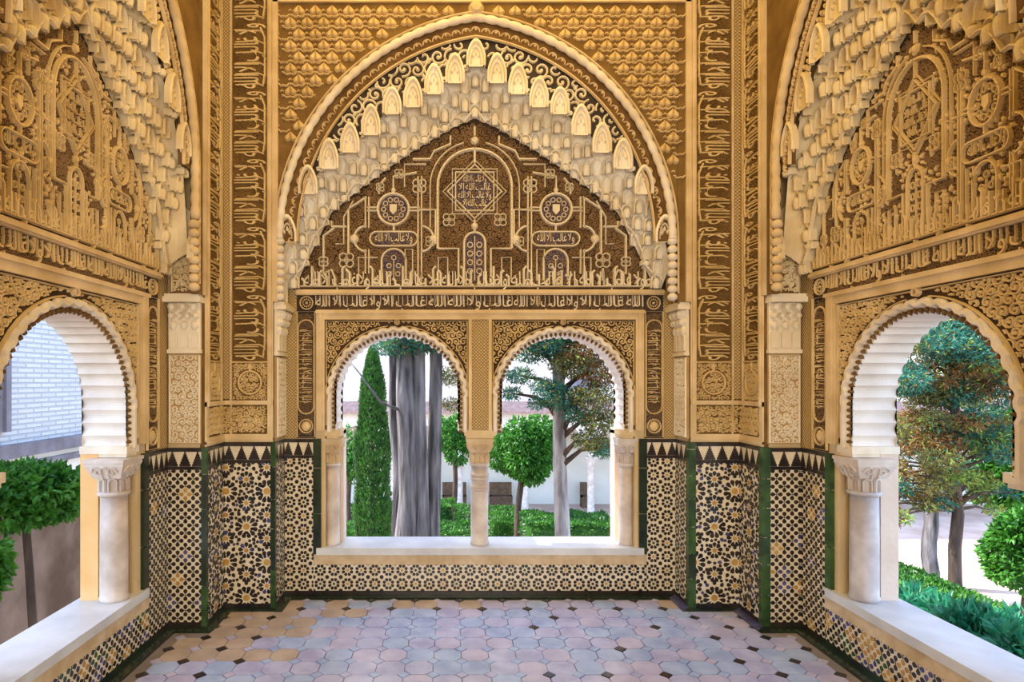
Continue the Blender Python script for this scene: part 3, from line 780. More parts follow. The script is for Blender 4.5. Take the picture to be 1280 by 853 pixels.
    for i in range(-nc, nc+1):
        u = xo + i*cw; a, b = zu(u), zl(u); hgt = a - b
        nt_ = max(2, round(hgt/.105)); th = hgt/nt_
        edges = [a] + ([a - (k+.5)*th for k in range(nt_)] if i % 2 else [a - k*th for k in range(1, nt_)]) + [b]
        for k, (zt, zbm) in enumerate(zip(edges, edges[1:])):
            t = (a - zbm)/hgt
            y = .03 + (D-.085)*min(1, t)**0.85
            kind = 'gable' if (k == 0 and i % 2 == 0) else 'thumb' if (k*2 + i*3) % 5 < 3 else 'niche'
            o = link('muqarnas_cell', CELL[kind, key], MQ)
            if kind == 'gable': o.scale = (cw*1.85, .034, zt - zbm + .10); o.location = (u, .012, zbm-.006)
            else: o.scale = (cw*1.02, .042, zt - zbm); o.location = (u, y, zbm)
    # rim that steps round the dark lunette
    mb = MB(); P = []
    for i in range(-nc*2, nc*2+1):
        u = xo + i*cw/2; P.append((u, zl(u) + (.05 if i % 4 == 0 else -.012 if i % 4 == 2 else .03)))
    mb.ribbon(Fr((0, D-.055, 0), (1,0,0)), P, .014, .02); mb.build('lunette_rim', 'muq' if not side else 'muq_gold', MQ)
    # dark scroll band under the great arch
    hw, zs, cc = arch
    cur = two_centre(hw-.15, zs, cc, 40); cur = [(xo+u, v) for u, v in cur]; n = len(cur)
    mb = MB()
    mb.add([(u, .045, v+.005) for u, v in cur] + [(u, .045, min(zu(u)-.06, v)) for u, v in cur], [(i,i+1,n+i+1,n+i) for i in range(n-1)])
    mb.build('arch_band_ground', 'dark' if not side else 'brown', wall)
    Rr = hw - .15 + cc
    def inb(u, v):
        u -= xo
        return v > zs-.1 and math.hypot(abs(u)+cc, v-zs) < Rr-.012 and v > zu(u+xo) + .02
    mb = MB(); fr = Fr((0,.045,0), (1,0,0))
    if not side: scrolls(mb, fr, inb, (xo-hw, xo+hw, 2.5, 4.1), .098, .0165, .016, seed+30, turns=1.2, npt=16)
    else:
        rg = random.Random(seed)
        for i in range(60):
            for j in range(60):
                u, v = xo - hw + i*.032, 2.4 + j*.04 + (.02 if i % 2 else 0)
                if inb(u, v): mb.dome(fr, drop(u, v, .014, -pi/2, 1.9, 6), (u, v), 0, .022)
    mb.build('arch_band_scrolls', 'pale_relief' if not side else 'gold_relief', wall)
    # great arch: white rope, scalloped fillet, inner line
    mb = MB(); full = two_centre(hw-.03, zs, cc, 40, 2.60 if not side else 2.6)
    rp = [(xo+u, v) for u, v in full]
    L = 0; seg = []
    for i, p in enumerate(rp):
        if i: L += math.dist(p, rp[i-1])
        seg.append(L)
    def at(s):
        for i in range(1, len(rp)):
            if seg[i] >= s: t = (s-seg[i-1])/max(1e-9, seg[i]-seg[i-1]); return (rp[i-1][0]+(rp[i][0]-rp[i-1][0])*t, rp[i-1][1]+(rp[i][1]-rp[i-1][1])*t)
        return rp[-1]
    nb = int(L/.022); path = []; rad = []
    for k in range(nb+1):
        p = at(L*k/nb); path.append((p[0], .004, p[1])); rad.append(.023 + .007*abs(sin(pi*k/4)))
    mb.tube(path, rad, 8); mb.build('great_arch_rope', 'white_mould' if not side else 'stucco_hi', wall, smooth=True)
    mb = MB()
    f2 = Fr((0,.03,0),(1,0,0)); fillet = [(xo+u, v) for u, v in two_centre(hw-.095, zs, cc, 40)]
    n = len(fillet); inn = [(xo+u, v) for u, v in two_centre(hw-.15, zs, cc, 40)]; out = [(xo+u, v) for u, v in two_centre(hw-.02, zs, cc, 40)]
    mb.add([(u,.03,v) for u,v in inn]+[(u,.03,v) for u,v in out], [(i,i+1,n+i+1,n+i) for i in range(n-1)], 0)
    mb.add([(u,.03,v) for u,v in inn]+[(u,.06,v) for u,v in inn], [(i,i+1,n+i+1,n+i) for i in range(n-1)], 0)
    mb.ribbon(f2, inn, .018, .018, 0, 1)
    tot = 60
    for k in range(tot):
        p = fillet[min(n-1, int(k*(n-1)/tot))]; p2 = fillet[min(n-1, int(k*(n-1)/tot)+1)]
        t = (k*(n-1)/tot) % 1; p = (p[0]+(p2[0]-p[0])*t, p[1]+(p2[1]-p[1])*t)
        an = atan2(p2[1]-p[1], p2[0]-p[0]) + pi/2
        mb.ribbon(f2, arcp(p[0]-cos(an)*.022, p[1]-sin(an)*.022, .030, an-pi/2, an+pi/2, 7), .010, .014, 0, 1)
        mb.dome(f2, circ(p[0], p[1], .012, 6), p, 0, .012, 1)
    mb.build('scalloped_fillet', ['stucco_lo', 'stucco_hi'], wall)
    # ---- spandrel wall over the great arch
    outl = [(xo+u, v) for u, v in two_centre(hw, zs, cc, 40, 2.14)]; n = len(outl)
    mb = MB()
    mb.add([(u,0,v) for u,v in outl]+[(u,0,ZTOP) for u,v in outl], [(i,i+1,n+i+1,n+i) for i in range(n-1)])
    mb.add([(u,0,v) for u,v in outl]+[(u,.05,v) for u,v in outl], [(i,i+1,n+i+1,n+i) for i in range(n-1)])
    mb.box(-HB+.002, xo-hw-.003, 0.0005, .05, 2.14, ZTOP); mb.box(xo+hw+.003, HB-.002, 0.0005, .05, 2.14, ZTOP)
    SP = mb.build('spandrel_wall', 'sebka_lo', wall)
    Ro = hw + cc
    def ins(u, v): 
        d = math.hypot(abs(u-xo)+cc, v-zs) if v > zs else Ro + abs(u-xo) - hw
        return d > Ro + .018
    pu, pv = .1165, .0805
    hm = MB(); F0 = Fr((0,0,0),(1,0,0))
    for s in (-1, 1):
        c = (s*.0210, -.008)
        hm.dome(F0, drop(c[0], c[1], .0225, pi/2 + s*.42, 2.5, 9), c, 0, .026)
    hme = hm.mesh('heart_leaf', ['stucco'], False)
    mb = MB()
    top = 4.235
    for r in range(0, 24):
        v = top - .055 - r*pv
        for k in range(-14, 15):
            u = (k + (.5 if r % 2 else 0))*pu
            if abs(u) < HB - .07 and ins(u, v-.02) and ins(u+.025, v) and ins(u-.025, v):
                if not side: o = link('heart_leaf', hme, SP); o.location = (u, 0, v)
            if abs(u) < HB-.05 and ins(u, v-.045) and ins(u-.05, v-.045) and ins(u+.05, v-.045) and not side:
                w2 = pu/2; a = max(-HB+.03, u-w2); b = min(HB-.03, u+w2)
                mb.ribbon(F0, [(a, v-.030), (a+(b-a)*.12, v-.030), (a+(b-a)*.24, v-.043), (a+(b-a)*.42, v-.043), (u, v-.036), (a+(b-a)*.58, v-.043), (a+(b-a)*.76, v-.043), (a+(b-a)*.88, v-.030), (b, v-.030)], .0125, .014)
                mb.ribbon(F0, [(a-.012, v-.004), (a, v+.008), (a+.012, v-.004)], .010, .012)
                pass
    if mb.v: mb.build('sebka_net', 'gold_relief', SP)
    mb = MB()
    mb.box(-HB, HB, -.02, 0, top, top+.035); mb.box(-HB, HB, -.012, 0, top+.05, ZTOP)
    for s in (-1, 1):
        a, b = sorted((s*(HB-.035), s*HB)); mb.box(a, b, -.02, 0, 2.14, top+.035)
    mb.ribbon(F0, [(u, v) for u, v in [(xo+a, b) for a, b in two_centre(hw+.006, zs, cc, 40, 2.2)]], .014, .014)
    mb.build('spandrel_frame', 'stucco_hi', SP)
    mb = MB(); mb.dome(F0, circ(xo, zs+sqrt(Ro*Ro-cc*cc)+.03, .055, 14), (xo, zs+sqrt(Ro*Ro-cc*cc)+.03), 0, .05); mb.build('crown_boss', 'stucco_hi', SP)
    # ---- jamb pilasters on the cheeks of the recess
    for s in (-1, 1):
        jf = Fr((s*HB, 0.02 if s < 0 else D-.02, 0), (0, 1 if s < 0 else -1, 0), (0,0,1), (-s,0,0)); W = D - .04
        mb = MB(); mb.box(*sorted((s*HB, s*(HB+.03))), .031, D+.02, 0, ZTOP); mb.build('recess_cheek', 'masonry', wall)
        mb = MB(); mb.fbox(jf, 0, W, ZD+.02, 1.76, 0, .018, 0)
        scrolls(mb, tr(jf,0,0,.018), lambda u,v: .012 < u < W-.012 and ZD+.03 < v < 1.75, (0, W, ZD+.02, 1.76), .046, .0105, .010, seed+40, mi=1)
        mb.ribbon(tr(jf,0,0,.018), [(.008,ZD+.03),(.008,1.75),(W-.008,1.75),(W-.008,ZD+.03)], .014, .010, 0, 1, closed=True)
        JP = mb.build('jamb_pilaster', ['jamb_lo','jamb'], wall)
        mb = MB(); mb.fbox(jf, -.005, W+.005, 1.765, 1.79, 0, .035); mb.build('necking', 'jamb', JP)
        mb = MB(); mb.fbox(jf, 0, W, 1.79, 2.09, 0, .022)
        for k in range(3): mb.prism(tr(jf, W*(k+.5)/3, 1.80, .022), archp(0, 0, .09, W*.125, 8), 0, .012)
        for r, (zz, dep) in enumerate(((1.93,.03),(1.99,.045),(2.045,.06))):
            nn = 3 + (r % 2)
            for k in range(nn):
                c = W*(k+.5)/nn; mb.dome(tr(jf, c, zz, 0), drop(0, .018, W/nn*.5, -pi/2, 1.4, 8), (0, .015), .015, dep+.02)
        mb.build('capital', 'jamb', JP)
        mb = MB(); mb.fbox(jf, -.012, W+.02, 2.09, 2.125, 0, .085); mb.fbox(jf, -.005, W+.01, 2.125, 2.145, 0, .07); mb.build('abacus', 'jamb', JP)
        mb = MB(); mb.fbox(jf, .01, W-.02, 2.145, 2.45, 0, .03, 0)
        scrolls(mb, tr(jf,0,0,.03), lambda u,v: .02 < u < W-.03 and 2.16 < v < 2.44, (0, W, 2.15, 2.45), .05, .014, .010, seed+44, mi=1)
        mb.ribbon(tr(jf,0,0,.03), archp(W/2, 2.16, 2.37, W*.36, 10), .016, .014, 0, 1)
        mb.prism(jf, [(.01,2.45),(W-.02,2.45),(W-.0,2.62),(W*.5,2.72),(.0,2.62)], 0, .05, 1)
        for k in range(7): a = pi*(k+.5)/7; mb.dome(tr(jf, W/2, 2.47, .05), drop(cos(a)*.05, sin(a)*.07, .014, a, 2.2, 6), (cos(a)*.05, sin(a)*.07), 0, .014, 1)
        mb.build('springer_block', ['stucco_lo', 'muq' if not side else 'muq_gold'], JP)
        for k in range(8):                               # stacked beads under the rope of the arch
            z = 2.15 + .056*k; mb = MB(); c = (xo + s*(hw-.03), .012)
            mb.lathe([(.016,z),(.034,z+.012),(.036,z+.03),(.028,z+.044),(.016,z+.054)], *c, n=10); mb.build('rope_bead', 'white_mould' if not side else 'stucco_hi', JP, smooth=True)

def make_wall(name, loc, rz, label):
    o = empty(name, loc); o.rotation_euler = (0,0,rz); MW[o.name] = Matrix.Translation(loc) @ Matrix.Rotation(rz, 4, 'Z')
    tag(o, label, 'wall', kind='structure'); return o
WB = make_wall('wall_back', (0, D2, 0), 0, 'far wall with twin window arches under a great muqarnas arch')
WL = make_wall('wall_left', (-X2, SIDE_C, 0), pi/2, 'left wall with one arched window facing a brick building')
WR = make_wall('wall_right', (X2, SIDE_C, 0), -pi/2, 'right wall with one arched window facing a feathery conifer')
bay(WB, X3, D3-D2, -0.04, (1.41, 2.57, .2), 1.0, 1.0, (-.615, .615), 1.15, 1.04, .27, 1.21, 1.36, 10, None, .468, 1.462)
bay(WL, SIDE_HW, X1-X2, 0.0, (.88, 2.9, .477), .645, .85, (0.0,), .60, .475, .25, .69, .85, 50, 'ochre_plaster', .505, 1.425)
bay(WR, SIDE_HW, X1-X2, 0.0, (.88, 2.9, .477), .645, .85, (0.0,), .60, .475, .25, .69, .85, 90, 'pink_plaster', .505, 1.425)

# ------------------------------------------------------------------ corner piers: stucco bands above the dado
def pier(wall, fr, W, lat_at_zero, seed, textside):
    """fr: world frame, u from 0..W, v = height. The lattice fillet runs along the inner corner."""
    mb = MB(); mb.fbox(fr, 0, W, 0, ZTOP, -.03, 0); mb.build('pier_masonry', 'stucco_lo', wall, True)
    lw = .05
    a, b = (lw+.012, W-.04) if lat_at_zero else (.04, W-lw-.012)
    mb = MB(); l0, l1 = (0, lw) if lat_at_zero else (W-lw, W); mb.fbox(fr, l0, l1, 1.46, ZTOP, 0, .006); mb.build('lattice_fillet', 'lattice', wall, True)
    mb = MB()                                           # mouldings
    e0, e1 = (W-.04, W) if lat_at_zero else (0, .04)
    mb.fbox(fr, e0, e1, 1.42, ZTOP, 0, .014); m0, m1 = (e0+.012, e1-.008) if lat_at_zero else (e0+.008, e1-.012); mb.fbox(fr, m0, m1, 1.42, ZTOP, 0, .026)
    f0, f1 = (lw, lw+.012) if lat_at_zero else (W-lw-.012, W-lw); mb.fbox(fr, f0, f1, 1.44, ZTOP, 0, .014)
    mb.fbox(fr, 0, W, 1.42, 1.45, 0, .016); mb.fbox(fr, 0, W, ZD, 1.215, 0, .012); mb.fbox(fr, 0, W, ZD+.015, 1.19, 0, .02)
    mb.fbox(fr, e0, e1, 1.215, 1.42, 0, .012); mb.fbox(fr, f0, f1, 1.215, 1.42, 0, .008)
    mb.build('pier_moulding', 'stucco_hi', wall, True)
    w = b - a
    mb = MB(); c = (a+b)/2
    # running inscription, read sideways
    k = 0; z = 1.73
    while z < 4.6:
        rot = (lambda z: (lambda u, v, h=0.0: fr(c - textside*v, z + u, h)))(z)
        hh = w*.5
        text(mb, rot, MOTTO, 0.0, .46, -hh*.92, hh*.92, .013)
        for j in range(6): mb.ribbon(fr, [(c-hh*.8, z+.03+j*.075), (c+hh*.5, z+.036+j*.075), (c+hh*.8, z+.02+j*.075)], w*.055, .010)
        mb.ribbon(fr, [(c+textside*hh*.75, z+.03), (c+textside*hh*.84, z+.1), (c+textside*hh*.84, z+.36), (c+textside*hh*.6, z+.43)], w*.07, .013)
        z += .475
    mb.build('pier_inscription', 'stucco', wall, True)
    mb = MB(); scrolls(mb, fr, lambda u,v: a+.006 < u < b-.006 and 1.735 < v < 4.5, (a, b, 1.73, 4.5), .045, .009, .006, seed+7, leaf=False, npt=9)
    mb.build('pier_tendrils', 'sebka_lo', wall, True)
    mb = MB()
    r = min(w*.40, .08)
    mb.ribbon(fr, circ(c, 1.575, r, 20), .016, .014, closed=True)
    mb.ribbon(fr, [(c, 1.575+r), (c, 1.575+r+.03)], .02, .014); mb.dome(fr, drop(c, 1.575+r+.035, .018, pi/2, 1.8), (c, 1.575+r+.035), 0, .016)
    scrolls(mb, fr, lambda u,v: math.hypot(u-c, v-1.575) < r-.008, (c-r, c+r, 1.575-r, 1.575+r), .04, .011, .011, seed)
    scrolls(mb, fr, lambda u,v: a+.005 < u < b-.005 and 1.455 < v < 1.71 and math.hypot(u-c, v-1.575) > r+.012, (a, b, 1.45, 1.71), .035, .009, .009, seed+1)
    mb.ribbon(fr, [(a, 1.718), (b, 1.718)], .014, .014)
    mb.build('pier_roundel', 'stucco', wall, True)
    mb = MB(); scrolls(mb, fr, lambda u,v: e0*0+.01 < u < W-.045 and 1.225 < v < 1.41 if lat_at_zero else .045 < u < W-.01 and 1.225 < v < 1.41, (0, W, 1.215, 1.42), .046, .014, .014, seed+2)
    mb.build('pier_scroll_panel', 'stucco', wall, True)

# frames of the faces in world space (u runs left to right as seen from the room)
f_bl = Fr((-X2, D2, 0), (1,0,0)); f_br = Fr((X3, D2, 0), (1,0,0))
f_ll = Fr((-X2, D1, 0), (0,1,0)); f_rr = Fr((X2, D2, 0), (0,-1,0))
pier(WB, f_bl, X2-X3, True, 200, 1)
pier(WB, f_br, X2-X3, False, 210, -1)
pier(WL, f_ll, D2-D1, False, 220, 1)
pier(WR, f_rr, D2-D1, True, 230, -1)

# ------------------------------------------------------------------ tiled dado
ZM = ZD - 0.125
def dado(wall, fr, W, kind, n, seed, bottom=0.03, name='tile_mosaic'):
    mosaic(name, wall, tr(fr, 0, bottom), W, ZM - bottom - .02, kind, seed)
    merlons(wall, fr, W, ZM, n, W/n*.86)
    mb = MB(); mb.fbox(fr, 0, W, 0, bottom, -.02, .016); mb.build('dado_foot', 'g_black', wall, True)
for s, wall in ((-1, WL), (1, WR)):
    sd_ = 300 + 50*s
    if s < 0:
        fa = Fr((-X1, 3.665, 0), (0,1,0)); fb = Fr((-X1, D1, 0), (1,0,0)); fc = Fr((-X2, D1, 0), (0,1,0)); fd = f_bl; fe = Fr((-X3, D2, 0), (0,1,0)); ff = Fr((-X3, D3, 0), (1,0,0))
    else:
        fa = Fr((X1, D1, 0), (0,-1,0)); fb = Fr((X2, D1, 0), (1,0,0)); fc = f_rr; fd = f_br; fe = Fr((X3, D3, 0), (0,-1,0)); ff = Fr((1.235, D3, 0), (1,0,0))
    dado(wall, fa, D1-3.665, 'cross', 4, sd_); dado(wall, fb, X1-X2, 'cross', 3, sd_+1)
    dado(wall, fc, D2-D1, 'star', 4, sd_+2); dado(WB, fd, X2-X3, 'star', 4, sd_+3)
    dado(WB, fe, D3-D2, 'rosette', 3, sd_+4); dado(WB, ff, X3-1.235, 'rosette', 3, sd_+5)
    # breast-wall mosaic under the side sill
    f_ = Fr((-X1, 1.6, 0), (0,1,0)) if s < 0 else Fr((X1, 3.665, 0), (0,-1,0))
    mosaic('breast_mosaic', wall, tr(f_, 0, .03), 2.065, .20, 'crossc', sd_+6)
    mb = MB(); mb.fbox(f_, 0, 2.065, 0, .03, -.02, .016); mb.build('dado_foot', 'g_dgreen', wall, True)
    # green glazed tiles on the salient corners
    for (cx, cy, own) in ((s*X2, D1, wall), (s*X3, D2, WB)):
        z = 0.0; k = 0; rg = random.Random(sd_+k)
        while z < ZD - .01:
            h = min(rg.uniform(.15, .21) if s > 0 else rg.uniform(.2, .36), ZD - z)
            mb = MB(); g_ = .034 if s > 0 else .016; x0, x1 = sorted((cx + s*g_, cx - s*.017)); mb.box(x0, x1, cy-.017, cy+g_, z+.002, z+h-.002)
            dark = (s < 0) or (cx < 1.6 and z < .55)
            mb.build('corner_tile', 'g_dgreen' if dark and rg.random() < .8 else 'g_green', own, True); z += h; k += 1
    # dark upright strips beside the windows
    z = .30
    for h in (.30, .34, .22):
        y0, y1 = 3.60, 3.66
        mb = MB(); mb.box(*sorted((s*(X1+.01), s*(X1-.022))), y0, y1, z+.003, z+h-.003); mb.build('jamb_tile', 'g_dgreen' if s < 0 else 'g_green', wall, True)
        mb = MB(); mb.box(*sorted((s*1.178, s*1.236)), D3-.022, D3+.01, z+.003, z+h-.003); mb.build('jamb_tile', 'g_dgreen', WB, True); z += h
f_ = Fr((-1.235, D3, 0), (1,0,0)); mosaic('breast_mosaic', WB, tr(f_, 0, .03), 2.47, .195, 'rosette', 400)
mb = MB(); mb.fbox(f_, 0, 2.47, 0, .03, -.02, .016); mb.build('dado_foot', 'g_black', WB, True)

# ------------------------------------------------------------------ window columns
def column(loc, r, label, smat, cmat, rings, group=None):
    x, y = loc; c = empty('window_column', (x, y, ZSILL)); tag(c, label, 'column', group)
    H = ZS - .05 - ZSILL; zc = H - .205
    mb = MB(); mb.lathe([(r*1.02,0),(r*1.04,.02),(r*.97,.03),(r*.97,zc*.5),(r*.93,zc)], 0, 0, 24); mb.build('shaft', smat, c, smooth=True)
    if rings:
        for z in rings:
            mb = MB(); mb.lathe([(r*.95,z-.012),(r*1.08,z-.006),(r*1.08,z+.006),(r*.95,z+.012)], 0, 0, 24); mb.build('shaft_ring', smat, c, smooth=True)
    mb = MB(); mb.lathe([(r*.95,zc-.012),(r*1.14,zc-.004),(r*1.14,zc+.012),(r*.95,zc+.02)], 0, 0, 24); mb.build('neck_ring', smat, c, smooth=True)
    mb = MB(); mb.lathe([(r*.92,zc+.015),(r*.92,zc+.09),(r*1.0,zc+.10)], 0, 0, 20)
    for k in range(8):                                  # lower leaves: meander ribs
        a = k*pi/4 + pi/8; fr = Fr((r*.92*cos(a), r*.92*sin(a), zc+.02), (-sin(a), cos(a), 0))
        mb.ribbon(fr, archp(0, 0, .05, r*.27, 8), .014, .012)
    cap = mb.build('capital', cmat, c, smooth=False)
    mb = MB(); w0, w1 = r*1.02, r*1.42; z0, z1 = zc+.095, zc+.185
    mb.add([(-w0,-w0,z0),(w0,-w0,z0),(w0,w0,z0),(-w0,w0,z0),(-w1,-w1,z1-.02),(w1,-w1,z1-.02),(w1,w1,z1-.02),(-w1,w1,z1-.02),(-w1,-w1,z1),(w1,-w1,z1),(w1,w1,z1),(-w1,w1,z1)],
           [(0,3,2,1),(0,1,5,4),(1,2,6,5),(2,3,7,6),(3,0,4,7),(4,5,9,8),(5,6,10,9),(6,7,11,10),(7,4,8,11),(8,9,10,11)])
    for (dx, dy, ux, uy) in ((0,-1,1,0),(1,0,0,1),(-1,0,0,-1),(0,1,-1,0)):
        sl = (w1-w0)/(z1-.02-z0)
        fr = lambda u, v, h=0.0, dx=dx, dy=dy, ux=ux, uy=uy: Vector((dx*(w0+sl*v+h)+ux*u, dy*(w0+sl*v+h)+uy*u, z0+v))
        for q in (-1, 1):
            P = [(q*(r*.55 + r*.42*(1-t)*cos(q*0+t*8)), .038 + r*.42*(1-t)*sin(t*8)) for t in [k/11 for k in range(12)]]
            mb.ribbon(fr, P, .011, .011)
        mb.ribbon(fr, archp(0, .0, .045, r*.25, 6), .010, .012)
    mb.build('capital_block', cmat, cap)
    mb = MB(); mb.box(-w1-.006, w1+.006, -w1-.006, w1+.006, H-.022, H-.002); mb.build('abacus', cmat, c)
    return c
column((-X1-.072, 3.448), .075, 'veined pinkish marble column beside the ochre jamb of the left window', 'marble', 'marble', None)
column((X1+.072, 3.448), .075, 'grey marble column at the left edge of the conifer window', 'marble_grey', 'marble', None)
column((0, D3+.085), .068, 'slender ringed marble column between the twin back arches', 'marble', 'marble_tan', [zz for zz in (.42,.44,.50,.53,.60)])
column((-1.105, D3+.075), .052, 'pale slim column at the left jamb of the cypress window arch', 'marble', 'marble_tan', None)
column((1.105, D3+.075), .052, 'pale slim column at the right jamb of the orange tree window arch', 'marble', 'marble', None)

# ------------------------------------------------------------------ shell behind and above the camera (not in view)
mb = MB(); mb.box(-2.9, 2.9, -3.4, 5.0, 5.0, 5.15); c = mb.build('ceiling', 'wood'); tag(c, 'wooden ceiling of the mirador above the view', 'ceiling', kind='structure')
for s, nm, wl in ((-1, 'left', WL), (1, 'right', WR)):
    mb = MB(); mb.box(*sorted((s*X2, s*(X2+.6))), -3.4, SIDE_C-SIDE_HW, -.1, 5.05); mb.build('hall_wall', 'stucco', wl, True)
mb = MB(); mb.box(-2.5, 2.5, -3.6, -3.4, -.1, 5.1); c = mb.build('wall_front', 'stucco'); tag(c, 'wall of the hall behind the camera', 'wall', kind='structure')
mb = MB()
for s in (-1, 1): mb.box(*sorted((s*(X3+.012), s*(X2+.62))), D2+.012, D3+.26, -.1, ZTOP+.25)
for s in (-1, 1): mb.box(*sorted((s*(X2+.012), s*(X2+.5))), D1+.012, D3+.26, -.1, ZTOP+.25)
mb.box(-2.45, 2.45, D2, D3+.3, 4.7, 5.05); mb.build('corner_core', 'masonry', WB, True)
mb = MB()
for s in (-1, 1): mb.box(*sorted((s*X2, s*(X2+.62))), SIDE_C-1.1, D3, 4.7, 5.05)
mb.build('wall_head', 'masonry', WB, True)
mb = MB(); mb.box(-2.45, 2.45, -3.4, D3+.3, -4.2, -.115); c = mb.build('wall_base', 'masonry'); tag(c, 'plain masonry under the floor of the mirador', 'wall', kind='structure')

# ------------------------------------------------------------------ garden
ZG = -4.0
CX, HY = 563.0, 474.0
def at_depth(px, py, d):                                # photograph pixel -> point at that depth
    return Vector((-.22 + (px-CX)*d/F_PX, d, 1.6 - (py-HY)*d/F_PX))
M['earth'] = mat('garden_path', (0.50, 0.36, 0.30), 0.9, col2=(0.66, 0.52, 0.46), scale=1.2, bump=0.3, bscale=12)
M['ww'] = mat('whitewash', (0.72, 0.68, 0.62), 0.9, col2=(0.80, 0.77, 0.72), scale=1.0)
M['ww_brick'] = brick_mat('whitewashed_brick', (0.62,0.66,0.72), (0.70,0.73,0.78), (0.50,0.54,0.61), .28, .062)
M['pink_brick'] = brick_mat('pale_pink_brick', (0.74,0.62,0.54), (0.80,0.70,0.63), (0.66,0.55,0.48), .6, .16, 'x')
M['rub'] = mat('rubble_render', (0.10, 0.062, 0.040), 0.95, col2=(0.24, 0.165, 0.125), scale=1.6, bump=0.9, bscale=9)
M['roof'] = mat('roof_tile', (0.30, 0.18, 0.15), 0.9, col2=(0.42, 0.28, 0.25), scale=6, bump=0.5, bscale=10)
M['beam'] = mat('weathered_beam', (0.16, 0.15, 0.18), 0.8, col2=(0.26, 0.25, 0.30), scale=4)
M['bark'] = streak(mat('grey_bark', (0.045, 0.040, 0.042), 0.95, col2=(0.21, 0.195, 0.205), scale=11, bump=1.0, bscale=26))
M['bark_pale'] = streak(mat('pale_bark', (0.14, 0.12, 0.12), 0.95, col2=(0.46, 0.43, 0.42), scale=9, bump=1.0, bscale=22), .2)
M['bark_dark'] = streak(mat('dark_bark', (0.05, 0.035, 0.028), 0.95, col2=(0.12, 0.08, 0.06), scale=9, bump=0.8), .2)
M['l_orange'] = leaf_mat('orange_tree_leaf', (0.020, 0.11, 0.012), (0.09, 0.30, 0.03), 6)
M['l_cyp'] = leaf_mat('cypress_leaf', (0.012, 0.075, 0.010), (0.07, 0.22, 0.03), 8)
M['l_teal'] = leaf_mat('teal_needles', (0.012, 0.09, 0.07), (0.06, 0.26, 0.17), 4)
M['l_olive'] = leaf_mat('olive_needles', (0.08, 0.075, 0.014), (0.24, 0.23, 0.06), 5)
M['l_brown'] = leaf_mat('browned_needles', (0.12, 0.055, 0.012), (0.30, 0.15, 0.04), 5)
M['l_lime'] = leaf_mat('lime_needles', (0.16, 0.28, 0.03), (0.40, 0.52, 0.10), 6)  # yellow-green needles mixed among the other tufts
M['l_hedge'] = leaf_mat('hedge_leaf', (0.016, 0.085, 0.012), (0.09, 0.27, 0.03), 5)
M['l_shrub'] = leaf_mat('shrub_leaf', (0.010, 0.13, 0.06), (0.05, 0.32, 0.17), 7)

mb = MB(); mb.box(-14, 45, 0, 60, ZG-.3, ZG); g = mb.build('ground', 'earth'); tag(g, 'pale earth paths of the patio garden below', 'ground', kind='structure')

def leaf(mb, p, d, up, L, W, mi=0):
    d = d.normalized(); s = d.cross(up)
    if s.length < .01: s = Vector((1,0,0))
    s.normalize(); n = s.cross(d)*W*.35
    mb.add([p, p + d*L*.5 + s*W*.5 - n*0, p + d*L, p + d*L*.5 - s*W*.5, p + d*L*.5 + n], [(0,1,4),(1,2,4),(2,3,4),(3,0,4)], mi)
def rv(rg): 
    while True:
        v = Vector((rg.uniform(-1,1), rg.uniform(-1,1), rg.uniform(-1,1)))
        if .05 < v.length < 1: return v.normalized()
def crown(mb, c, rx, ry, rz, n, L, W, rg, mi=0, droop=.2, shell=.55, lumps=14):
    c = Vector(c); cen = []
    for k in range(lumps):
        v = rv(rg); cen.append((Vector((v.x*rx, v.y*ry, v.z*rz))*.62, rg.uniform(.42,.58)))
    for k in range(n):
        q, sc = rg.choice(cen); v = rv(rg); rad = sc*(shell + (1-shell)*rg.random()**.5)
        p = c + q + Vector((v.x*rx, v.y*ry, v.z*rz))*rad
        d = (v + rv(rg)*.8 + Vector((0,0,-droop)))
        leaf(mb, p, d, rv(rg), L*rg.uniform(.7,1.2), W*rg.uniform(.8,1.2), mi)

def bent(p0, p1, n, amp, rg):
    p0, p1 = Vector(p0), Vector(p1)
    return [p0.lerp(p1, i/n) + Vector((rg.uniform(-amp,amp), rg.uniform(-amp,amp), 0))*(0 if i in (0,n) else 1) for i in range(n+1)]

def orange_tree(px, py, d, rx, rz, n, label, trunk_px, seed, L=.13, group=None, tr_=.10):
    rg = random.Random(seed); c = at_depth(px, py, d); t = at_depth(trunk_px, py, d)
    root = empty('orange_tree', (t.x, d, ZG)); tag(root, label, 'tree', group); MW[root.name] = Matrix.Translation((t.x, d, ZG))
    mb = MB(); mb.tube(bent((t.x, d, ZG-.05), (c.x, d, c.z - rz*.3), 7, .05, rg), [tr_*(1-.05*k) for k in range(8)], 8)
    for k in range(5): v = rv(rg); mb.tube([(c.x, d, c.z-rz*.6), (c.x+v.x*rx*.4, d+v.y*rx*.4, c.z-rz*.1), (c.x+v.x*rx*.75, d+v.y*rx*.75, c.z+rz*.3)], [.5*tr_,.35*tr_,.15*tr_], 5)
    mb.build('trunk', 'bark_dark', root, True, smooth=True)
    mb = MB(); crown(mb, c, rx, rx, rz, n, L, L*.5, rg); mb.build('foliage', 'l_orange', root, True, stuff=True)
    return root

